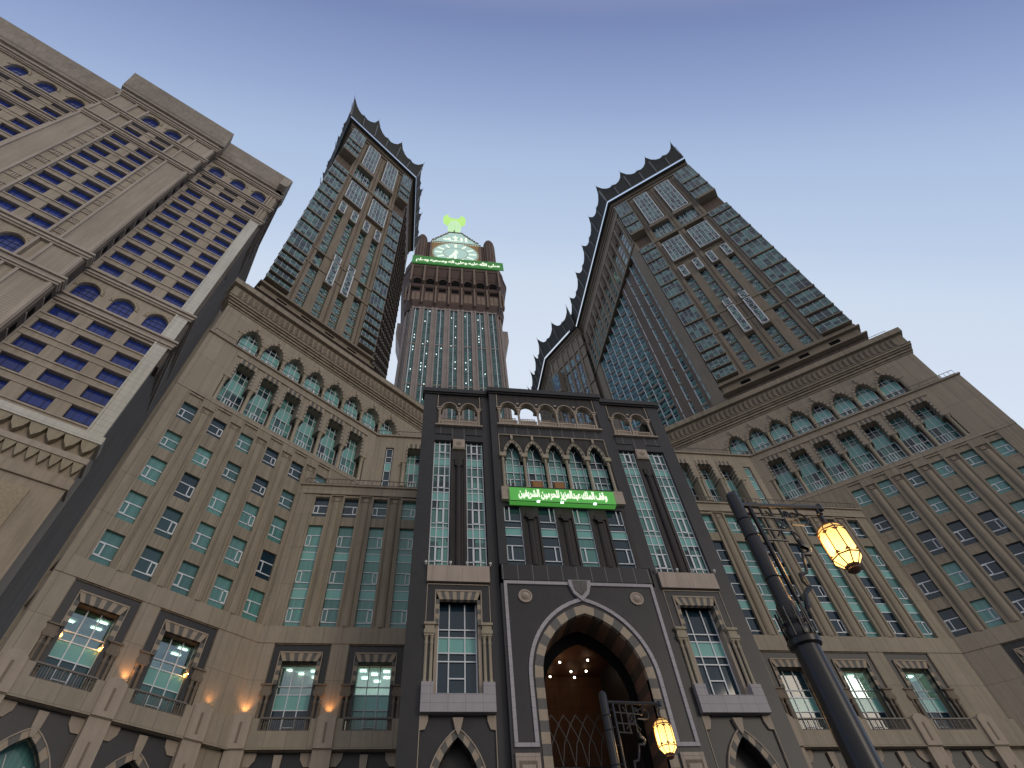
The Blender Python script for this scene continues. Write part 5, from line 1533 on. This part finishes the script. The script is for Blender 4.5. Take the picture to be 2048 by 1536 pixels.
pr_.box(-hx + 5, hx - 5, -1.2, .1, 337.8, 339.4)
for s in (-1, 1):
    for q in (.35, .75):
        x0 = s * (hx - 6 + 6 * q); yy = 8 * q
        pr_.box(x0 - .5, x0 + .5, yy - 1.3, yy + .3, 60, 342)
    for q in range(12): pr_.box(s * hx - .4, s * hx + .4, 9 + 4.6 * q, 10.6 + 4.6 * q, 60, 342)
    # hanging side rooms
    pr_.box(min(s * hx, s * (hx + 5.2)), max(s * hx, s * (hx + 5.2)), 14, 30, 327, 340)
    pr_.prism_xz([(s * hx, 304), (s * (hx + 5.2), 327), (s * hx, 327)] if s < 0 else [(s * hx, 304), (s * (hx + 5.2), 327), (s * hx, 327)], 14, 30)
    for q in range(3): pass
part('piers', pr_.mesh('piers', 'clock_stone'), K)
sdg = MB()
for s in (-1, 1):
    for j in range(70):
        z = 95 + FH * j
        sdg.box(s * (hx - 3.6) - .7, s * (hx - 3.6) + .7, 3.0, 3.6, z, z + 2.0)
        for q in range(11): sdg.box(min(s * hx, s * (hx + .1)), max(s * hx, s * (hx + .1)), 11 + 4.6 * q, 13.2 + 4.6 * q, z, z + 2.2)
part('side_windows', sdg.mesh('side_windows', 'glass_clock'), K)
# lit room lights scattered over the shaft
lg = MB()
random.seed(3)
for k in range(60):
    a, b = random.choice(xs); x = (a + b) / 2 + random.choice((-1.4, 1.4)); z = 90 + FH * random.randint(42, 72) + 2.4
    if random.random() < .6: a, b = xs[random.choice((0, 1, 1, 0, 3, 5))]; x = (a + b) / 2 + random.choice((-1.4, 1.4))
    lg.box(x - .2, x + .2, -1.0, -.6, z, z + .4)
lo_ = part('room_lights', lg.mesh('room_lights', 'lit_small'), K, kind='stuff')
# brown head: two flaring storeys
hd = MB(); dk_ = MB()
def octa(h, c): return [(-h + c, -0), (h - c, 0), (h, c), (h, 64 - c), (h - c, 64), (-h + c, 64), (-h, 64 - c), (-h, c)]
def tier(h0, h1, c, z0, z1, o0, o1, m=0):
    P0 = [(x, y - o0 if y < 1 else y + o0 if y > 63 else y) for x, y in octa(h0, c)]; P1 = [(x, y - o1 if y < 1 else y + o1 if y > 63 else y) for x, y in octa(h1, c)]
    i = len(hd.v); hd.v += [(x, y, z0) for x, y in P0] + [(x, y, z1) for x, y in P1]
    for k in range(8):
        q = (k + 1) % 8; hd.f.append((i + k, i + q, i + 8 + q, i + 8 + k)); hd.m.append(m)
    hd.f.append(tuple(i + k for k in range(8))); hd.m.append(m); hd.f.append(tuple(i + 8 + k for k in range(8))); hd.m.append(m)
tier(35.2, 36.4, 6, 341, 346, .5, 2.2); tier(36.4, 36.4, 6, 346, 366, 2.2, 2.2); tier(37.4, 38.4, 6, 366, 369, 2.6, 3.6); tier(37.6, 38.2, 6, 369, 381, 3.0, 3.4)
tier(38.6, 41.0, 7, 381, 392, 3.6, 5.2); tier(41.4, 41.4, 7, 392, 396, 5.6, 5.6); tier(39.5, 39.5, 7, 396, 412, 4, 4)
for x in [-33 + 66 / 7 * k * 1.0 for k in range(8)]:
    hd.box(x - .55, x + .55, -3.6, -2.0, 343, 368, 1); hd.box(x - .7, x + .7, -6.4, -3.0, 369, 394, 1)
for s in (-1, 1):
    hd.box(s * 35.5 - .5, s * 35.5 + .5, -2, 1, 346, 366, 1)
for k in range(7):
    xc = -33 + 66 / 7 * (k + .5)
    dk_.box(xc - 2.9, xc + 2.9, -2.35, -2.2, 347.5, 358.5, 1); dk_.box(xc - 2.6, xc + 2.6, -2.5, -2.2, 361, 365, 0); dk_.box(xc - .1, xc + .1, -2.6, -2.3, 347.5, 358.5, 2)
    arch_ring(dk_, xc, 2.7, 374, 3.4, .5, -3.9, -3.3, 6, (2,)); dk_.prism_xz([(xc - 2.7, 370)] + [(xc + 2.7, 370)] + list(reversed(curve(xc, 2.7, 374, 3.4, 6))), -3.6, -3.45, 0)
part('head', hd.mesh('head', ['clock_brown', 'clock_brown_light']), K)
part('head_openings', dk_.mesh('head_openings', ['dark_void', 'clock_brown_light', 'clock_brown']), K)
# upper cube with turrets
up = MB(); up.box(-33, 33, 1.5, 60, 408, 452, 0); up.box(-24, 24, .6, 60, 408, 453, 0)
part('upper_block', up.mesh('upper_block', 'clock_brown'), K)
tu = MB()
tu.lathe(0, 0, [(5.0, 404), (5.0, 455), (4.4, 458), (4.6, 459), (4.4, 461), (3.0, 464.5), (1.2, 466.8), (.3, 467.6), (.2, 471)], 12, 0)
for k in range(12):
    a = 2 * PI * k / 12; tu.box(4.95 * math.cos(a) - .25, 4.95 * math.cos(a) + .25, 4.95 * math.sin(a) - .25, 4.95 * math.sin(a) + .25, 418, 452, 1)
tu.lathe(0, 0, [(6.2, 406), (6.2, 418), (5.6, 419)], 8, 1, R(22.5))
tu.lathe(0, 0, [(2.9, 464.0), (3.2, 465.2), (1.2, 467.4)], 12, 2)
tum = tu.mesh('turret', ['clock_brown', 'clock_brown_light', 'clock_stone'])
for s in (-1, 1):
    part('turret', tum, K, (s * 29.0, 2.5, 0)); part('turret', tum, K, (s * 29.0, 54, 0))
fcx = -.1
cf = MB(); cf.box(-21.3, 21.3, -.8, .6, 410.6, 451.4, 0)
fr_ = MB()
for a, b, c, d in ((-21.5, -19.9, 410.4, 451.6), (19.9, 21.5, 410.4, 451.6), (-21.5, 21.5, 410.2, 411.8), (-21.5, 21.5, 449.8, 451.7)): fr_.box(a, b, -1.4, -.7, c, d)
cfo = part('clock', cf.mesh('clock_backing', 'clock_gold'), K, (fcx, 0, 0)); part('clock_frame', fr_.mesh('clock_frame', 'clock_brown_light'), cfo)
dl = MB(); CZ = 431.0; RR = 19.3
dl.prism_xz([(RR * math.cos(2 * PI * k / 48), CZ + RR * math.sin(2 * PI * k / 48)) for k in range(48)], -1.2, -.8, 0)
part('dial', dl.mesh('dial', 'clock_face'), cfo)
mk = MB()
for k in range(12):
    a = PI / 2 - 2 * PI * k / 12; c, s = math.cos(a), math.sin(a); r0, r1, w = 11.2, 17.0, (.85 if k % 3 else 1.05)
    mk.prism_xz([(r0 * c + w * s, CZ + r0 * s - w * c), (r1 * c + w * s, CZ + r1 * s - w * c), (r1 * c - w * s, CZ + r1 * s + w * c), (r0 * c - w * s, CZ + r0 * s + w * c)], -1.45, -1.2, 0)
for k in range(72):
    a = 2 * PI * k / 72; c, s = math.cos(a), math.sin(a); mk.cbox(18.7 * c, CZ + 18.7 * s, .7, .7, -1.5, -1.2, 1)
for k in range(64):
    a = 2 * PI * k / 64; b = 2 * PI * (k + 1) / 64
    mk.prism_xz([(10.1 * math.cos(a), CZ + 10.1 * math.sin(a)), (10.4 * math.cos(a), CZ + 10.4 * math.sin(a)), (10.4 * math.cos(b), CZ + 10.4 * math.sin(b)), (10.1 * math.cos(b), CZ + 10.1 * math.sin(b))], -1.3, -1.2, 1)
for k in range(28):
    mk.cbox(-20 + 40 * k / 27, 449.2, .6, .9, -1.6, -1.3, 0)
part('hour_marks', mk.mesh('hour_marks', ['clock_light', 'clock_gold']), cfo)
def hand(a, L, w, tail):
    c, s = math.sin(a), math.cos(a); mb = MB()
    P = [(-tail * c - w * s, CZ - tail * s + w * c), (L * .8 * c - w * 1.5 * s, CZ + L * .8 * s + w * 1.5 * c), (L * c, CZ + L * s), (L * .8 * c + w * 1.5 * s, CZ + L * .8 * s - w * 1.5 * c), (-tail * c + w * s, CZ - tail * s - w * c)]
    mb.prism_xz(P, -2.0, -1.6, 0); return mb
hm = hand(R(181), 17.5, .7, 5); hm.add(hand(R(205), 12.0, .9, 3)); hm.prism_xz([(1.7 * math.cos(2 * PI * k / 16), CZ + 1.7 * math.sin(2 * PI * k / 16)) for k in range(16)], -2.3, -1.6, 0)
part('hands', hm.mesh('hands', 'clock_light'), cfo)
# green inscription band
sb2 = MB(); sb2.box(-35, 36.6, -.4, .4, 0, 12.4, 0)
bo_ = part('inscription_band', sb2.mesh('inscription_band', 'sign_green_far'), K, (0.9, -6.4, 396.3))
part('lettering', lettering('band_letters', 'صلى الله عليه وعلى اله وصحبه وسلم', 66, 8.6, 'sign_letters', bold=.05, depth=.02), bo_, (0.8, -.6, 6.0))
# stepped gable with lettering
gb = MB(); P = [(-20.2, 452), (20.2, 452)]
steps = [(20.2, 455), (17.5, 456), (15.5, 460), (12.5, 463), (10.5, 467), (7.5, 470), (6.0, 474), (-6.0, 474), (-7.5, 470), (-10.5, 467), (-12.5, 463), (-15.5, 460), (-17.5, 456), (-20.2, 455)]
gb.prism_xz(P + steps, -.6, 2, 0)
go = part('gable', gb.mesh('gable', 'clock_face'), K, (-.5, 0, 0))
ge = MB()
for (xa, za), (xb, zb) in zip(steps, steps[1:]): ge.tube([(xa, -.9, za), (xb, -.9, zb)], .55, 5, 0)
for k in range(7):
    for s in (-1, 1): ge.cbox(s * (19 - 2.1 * k), 456.5 + 2.8 * k, 1.1, 1.3, -1.2, 0, 0)
part('gable_trim', ge.mesh('gable_trim', 'clock_brown_light'), go)
part('lettering', lettering('gable_letters', 'الله', 21, 11, 'sign_letters', bold=.01, depth=.02), go, (0, -1.0, 461.5))
# lantern, spire and crescent
sp_ = MB()
sp_.lathe(0, 0, [(8, 474), (8, 476), (6.5, 479), (6.0, 481)], 12, 1)
for k in range(8):
    a = 2 * PI * k / 8 + .39; c, s = math.cos(a), math.sin(a)
    sp_.tube([(8.4 * c, 8.4 * s, 476), (6.4 * c, 6.4 * s, 483), (4.9 * c, 4.9 * s, 500), (5.2 * c, 5.2 * s, 512)], [.8, .8, .7, .8], 5, 0)
sp_.lathe(0, 0, [(1.6, 482), (.5, 505)], 6, 2)
sp_.lathe(0, 0, [(5.6, 506), (6.4, 509), (6.4, 513), (5.2, 517), (3.0, 519)], 14, 0)
sp_.lathe(0, 0, [(7.6, 479.5), (8, 480.3), (7.4, 481.4)], 14, 0)
lan = part('lantern', sp_.mesh('lantern', ['crescent_rim', 'clock_brown', 'clock_brown'], False), K, (-1.0, 10, 0))
cs = MB(); n = 22
oc = [(11 * math.cos(R(140 + 260 * k / n)), 529 + 11 * math.sin(R(140 + 260 * k / n))) for k in range(n + 1)]
ic = [(6.9 * math.cos(R(152 + 236 * k / n)), 536.5 + 6.9 * math.sin(R(152 + 236 * k / n))) for k in range(n + 1)]
for k in range(n):
    cs.prism_xz([oc[k], oc[k + 1], ic[k + 1], ic[k]], -2, 2, 0)
part('crescent', cs.mesh('crescent', 'crescent_glow'), K, (-1.0, 10, 0))
cr_ = MB()
for s in (-1, 1): cr_.lathe(s * 8.4, 0, [(.3, 536), (1.3, 537.2), (1.2, 538.6), (.3, 539.5)], 8, 0)
part('crescent_tips', cr_.mesh('crescent_tips', 'crescent_rim', True), K, (-1.0, 10, 0))

# ============================================================ street lamps
def street_lamp(label, x, y, rot, tall=True):
    L = thing('street_lamp', label, 'street lamp', (x, y, 0), rot, 'iron lantern street lamps')
    p = MB()
    p.lathe(0, 0, [(.34, 0), (.34, .5), (.27, .6), (.23, 3.5), (.205, 5.75), (.26, 5.78), (.27, 5.86), (.21, 5.92), (.235, 6.02), (.20, 6.1), (.22, 6.16), (.155, 6.22)], 18, 0)
    p.lathe(0, 0, [(.155, 6.22), (.17, 6.5), (.145, 6.55), (.13, 6.7), (.125, 8.9), (.115, 8.97), (.06, 9.03)], 16, 0)
    for z in (7.0, 7.9, 8.3): p.lathe(0, 0, [(.132, z), (.145, z + .02), (.132, z + .04)], 14, 0)
    for k in range(10):
        a = 2 * PI * k / 10; p.box(.235 * math.cos(a) - .012, .235 * math.cos(a) + .012, .235 * math.sin(a) - .012, .235 * math.sin(a) + .012, 5.9, 6.4)
    part('post', p.mesh('post', 'iron', True), L)
    b = MB()
    b.tube([(.1, 0, 8.72), (1.95, 0, 8.80)], .055, 8); b.lathe(1.95, 0, [(.01, 8.72), (.06, 8.74), (.06, 8.88), (.01, 8.9)], 8)
    b.tube([(.28, 0, 8.72), (.28, 0, 6.75)], .045, 8)
    for z in (8.45, 8.15, 7.9): b.tube([(.28, 0, z), (1.25 - (8.45 - z) * .9, 0, z)], .026, 6)
    for x_ in (.5, .72, .95): b.tube([(x_, 0, 8.74), (x_, 0, 7.9)], .026, 6)
    for k in range(4): b.tube([(.12, 0, 8.5 - k * .28 - (k * .2)), (.28, 0, 8.5 - k * .28 - (k * .2))], .02, 5)
    def ring(cx, cz, r, a0=0, a1=360, n=14, t=.024): b.tube([(cx + r * math.cos(R(a0 + (a1 - a0) * k / n)), 0, cz + r * math.sin(R(a0 + (a1 - a0) * k / n))) for k in range(n + 1)], t, 5)
    ring(.84, 8.3, .12); b.tube([(.6, 0, 8.0), (1.08, 0, 8.62)], .02, 5); b.tube([(.6, 0, 8.62), (1.08, 0, 8.0)], .02, 5)
    ring(1.33, 8.46, .14, 90, -90); b.tube([(1.33, 0, 8.6), (1.33, 0, 8.74)], .024, 5); b.tube([(1.33, 0, 8.32), (1.05, 0, 8.32)], .024, 5)
    ring(1.2, 8.52, .085, 0, 300); ring(1.05, 8.58, .05)
    b.tube([(.98, 0, 7.95), (1.0, 0, 7.8), (1.12, 0, 7.74), (1.05, 0, 7.62), (.9, 0, 7.6), (.86, 0, 7.45), (.78, 0, 7.2), (.62, 0, 7.15), (.6, 0, 7.0), (.68, 0, 6.85)], [.03, .07, .05, .06, .03, .028, .03, .04, .03, .02], 6)
    b.tube([(.68, 0, 6.9), (.5, 0, 6.75), (.42, 0, 6.5), (.3, 0, 6.35), (.28, 0, 6.75)], [.05, .045, .05, .04, .045], 6)
    part('bracket', b.mesh('bracket', 'iron', True), L)
    h = MB(); h.tube([(1.85, 0, 8.82), (1.85, 0, 8.36)], .04, 8); h.lathe(1.85, 0, [(.05, 8.60), (.07, 8.62), (.05, 8.66)], 8)
    part('hanger', h.mesh('hanger', 'iron', True), L)
    n = 8; lant = MB(); rads = [(.06, 0), (.20, -.10), (.275, -.22), (.275, -.80), (.13, -.98)]
    def v(r, z, k): a = 2 * PI * (k + .5) / n; return (r * math.cos(a), r * math.sin(a), z)
    for (r0, z0), (r1, z1) in zip(rads, rads[1:]):
        for k in range(n): lant.face([v(r0, z0, k), v(r0, z0, k + 1), v(r1, z1, k + 1), v(r1, z1, k)])
    lant.face([v(.13, -.98, k) for k in range(n)]); lant.face([v(.06, 0, k) for k in range(n)])
    hd_ = part('lantern', lant.mesh('lantern_glass', 'lantern_glass'), L, (1.85, 0, 8.38))
    cg = MB()
    for k in range(n):
        cg.tube([v(r * 1.01, z, k) for r, z in rads], .013, 5)
        for zz, rr, e in ((-.25, .277, .045), (-.77, .277, .045)):
            a, c_ = Vector(v(rr, zz, k)), Vector(v(rr, zz, k + 1)); m_ = (a + c_) / 2; s = 1 if zz > -.5 else -1
            for q, w_ in ((a, c_), (c_, a)):
                d = (w_ - q); o2 = Vector((0, 0, -s * .085))
                cg.face([q, q + d * .38, q + d * .12 + o2 * .6, q + o2]); 
    for (r, z) in rads[1:]:
        cg.tube([v(r * 1.01, z, k) for k in range(n + 1)], .016 if z > -.9 else .02, 5)
    cg.lathe(0, 0, [(.13, -.96), (.14, -1.0), (.12, -1.03), (.13, -1.06), (.09, -1.10), (.02, -1.12)], 14)
    cg.lathe(0, 0, [(.04, .06), (.07, .02), (.11, -.02), (.07, -.04)], 12)
    part('cage', cg.mesh('cage', 'copper_trim', True), hd_)
    ld_ = bpy.data.lights.new('lantern_light', 'POINT'); ld_.energy = 38; ld_.color = (1, .58, .22); ld_.shadow_soft_size = .25
    lo2 = bpy.data.objects.new('lantern_light', ld_); COL.objects.link(lo2); lo2.parent = L; lo2.location = (1.45, 0, 7.9)
    return L
street_lamp('big black iron street lamp with a glowing yellow lantern in front of the right podium', 6.38, 8.25, R(2.3))
street_lamp('smaller black iron street lamp with a yellow lantern, seen in front of the great arch', 5.96, 17.69, R(9.6))

# ============================================================ small lamps on the facades
def floodlight(label, P, rz, power, glow=True):
    t_ = thing('floodlight', label, 'floodlight', P, rz, 'uplights on the podium ledge')
    m_ = MB(); m_.box(-.06, .06, -.06, .06, 0, .12); m_.box(-.24, -.02, -.16, .12, .12, .34); m_.box(.02, .24, -.16, .12, .12, .34)
    part('housing', m_.mesh('housing', 'bronze'), t_)
    l_ = MB(); l_.box(-.21, -.05, -.12, .08, .34, .36); l_.box(.05, .21, -.12, .08, .34, .36)
    part('lens', l_.mesh('lens', 'lit_orange'), t_)
    if power:
        d = bpy.data.lights.new('uplight', 'SPOT'); d.energy = power; d.color = (1, .42, .14); d.spot_size = R(100); d.spot_blend = 1; d.shadow_soft_size = .12
        o = bpy.data.objects.new('uplight', d); COL.objects.link(o); o.parent = t_; o.location = (0, .0, .45); o.rotation_euler = (R(180 - 12), 0, 0)
    return t_
fA = frame(BLx, BLy, 38.67); fF = frame(0, 45.4, 0)
for lab, fr0, u, pw in (('twin floodlight on the parapet pier between the two angled left wing windows', fA, -8.3, 95), ('twin floodlight on the ledge just right of the second window of the left wing', fA, -2.4, 40), ('small floodlight in the inner corner of the left podium, washing the wall bright orange', fF, -11.9, 120), ('small floodlight between the two white-lit windows beside the gate', fF, -5.9, 90)):
    P = fr0 @ Vector((u, -.28, 18.52)); floodlight(lab, P, R(38.67) if fr0 is fA else 0, pw)
# uplights perched on the gate's sandstone blocks
def perch(label, x, z, y=35.72, mat='lit_small'):
    t_ = thing('spot_lamp', label, 'lamp', (x, y, z), 0, 'little lamps on the gate front')
    m_ = MB(); m_.lathe(0, 0, [(.03, 0), (.03, .1), (.09, .14), (.11, .28), (.02, .30)], 8); part('housing', m_.mesh('housing', 'lamp_white', True), t_)
for lab, x in (('white spot lamp at the far left foot of the gate windows', .5), ('white spot lamp left of the granite pilaster, gate left side', 2.32), ('white spot lamp right of the granite pilaster, gate left side', 3.55), ('white spot lamp beside the central bay, at the foot of the left gate windows', 5.3),
               ('white spot lamp at the left foot of the right gate windows', 18.25), ('white spot lamp left of the granite pilaster, gate right side', 19.95), ('white spot lamp right of the granite pilaster, gate right side', 21.25), ('white spot lamp at the outer right foot of the gate windows', 23.0)):
    perch(lab, x, 25.42)
# wall lanterns glowing orange in the reveals of the left wing windows
for lab, u, z in (('orange wall lantern left inside the brightly lit first window of the left wing', -12.85, 20.75), ('orange wall lantern right inside the brightly lit first window of the left wing', -10.35, 20.6), ('orange wall lantern at the right edge of the second window of the left wing', -4.45, 20.6)):
    P = fA @ Vector((u, .55, z)); t_ = thing('wall_lantern', lab, 'lantern', P, R(38.67), 'orange lanterns in the window reveals')
    m_ = MB(); m_.tube([(0, .25, .1), (0, 0, .25), (0, -.05, .05)], .02, 5); part('bracket', m_.mesh('bracket', 'bronze'), t_)
    m_ = MB(); m_.lathe(0, -.05, [(.04, -.15), (.09, -.1), (.09, .04), (.03, .08)], 8); part('bulb', m_.mesh('bulb', 'lit_orange'), t_)
    d = bpy.data.lights.new('lantern_glow', 'POINT'); d.energy = 14; d.color = (1, .5, .15); o = bpy.data.objects.new('lantern_glow', d); COL.objects.link(o); o.parent = t_; o.location = (0, -.1, .1)
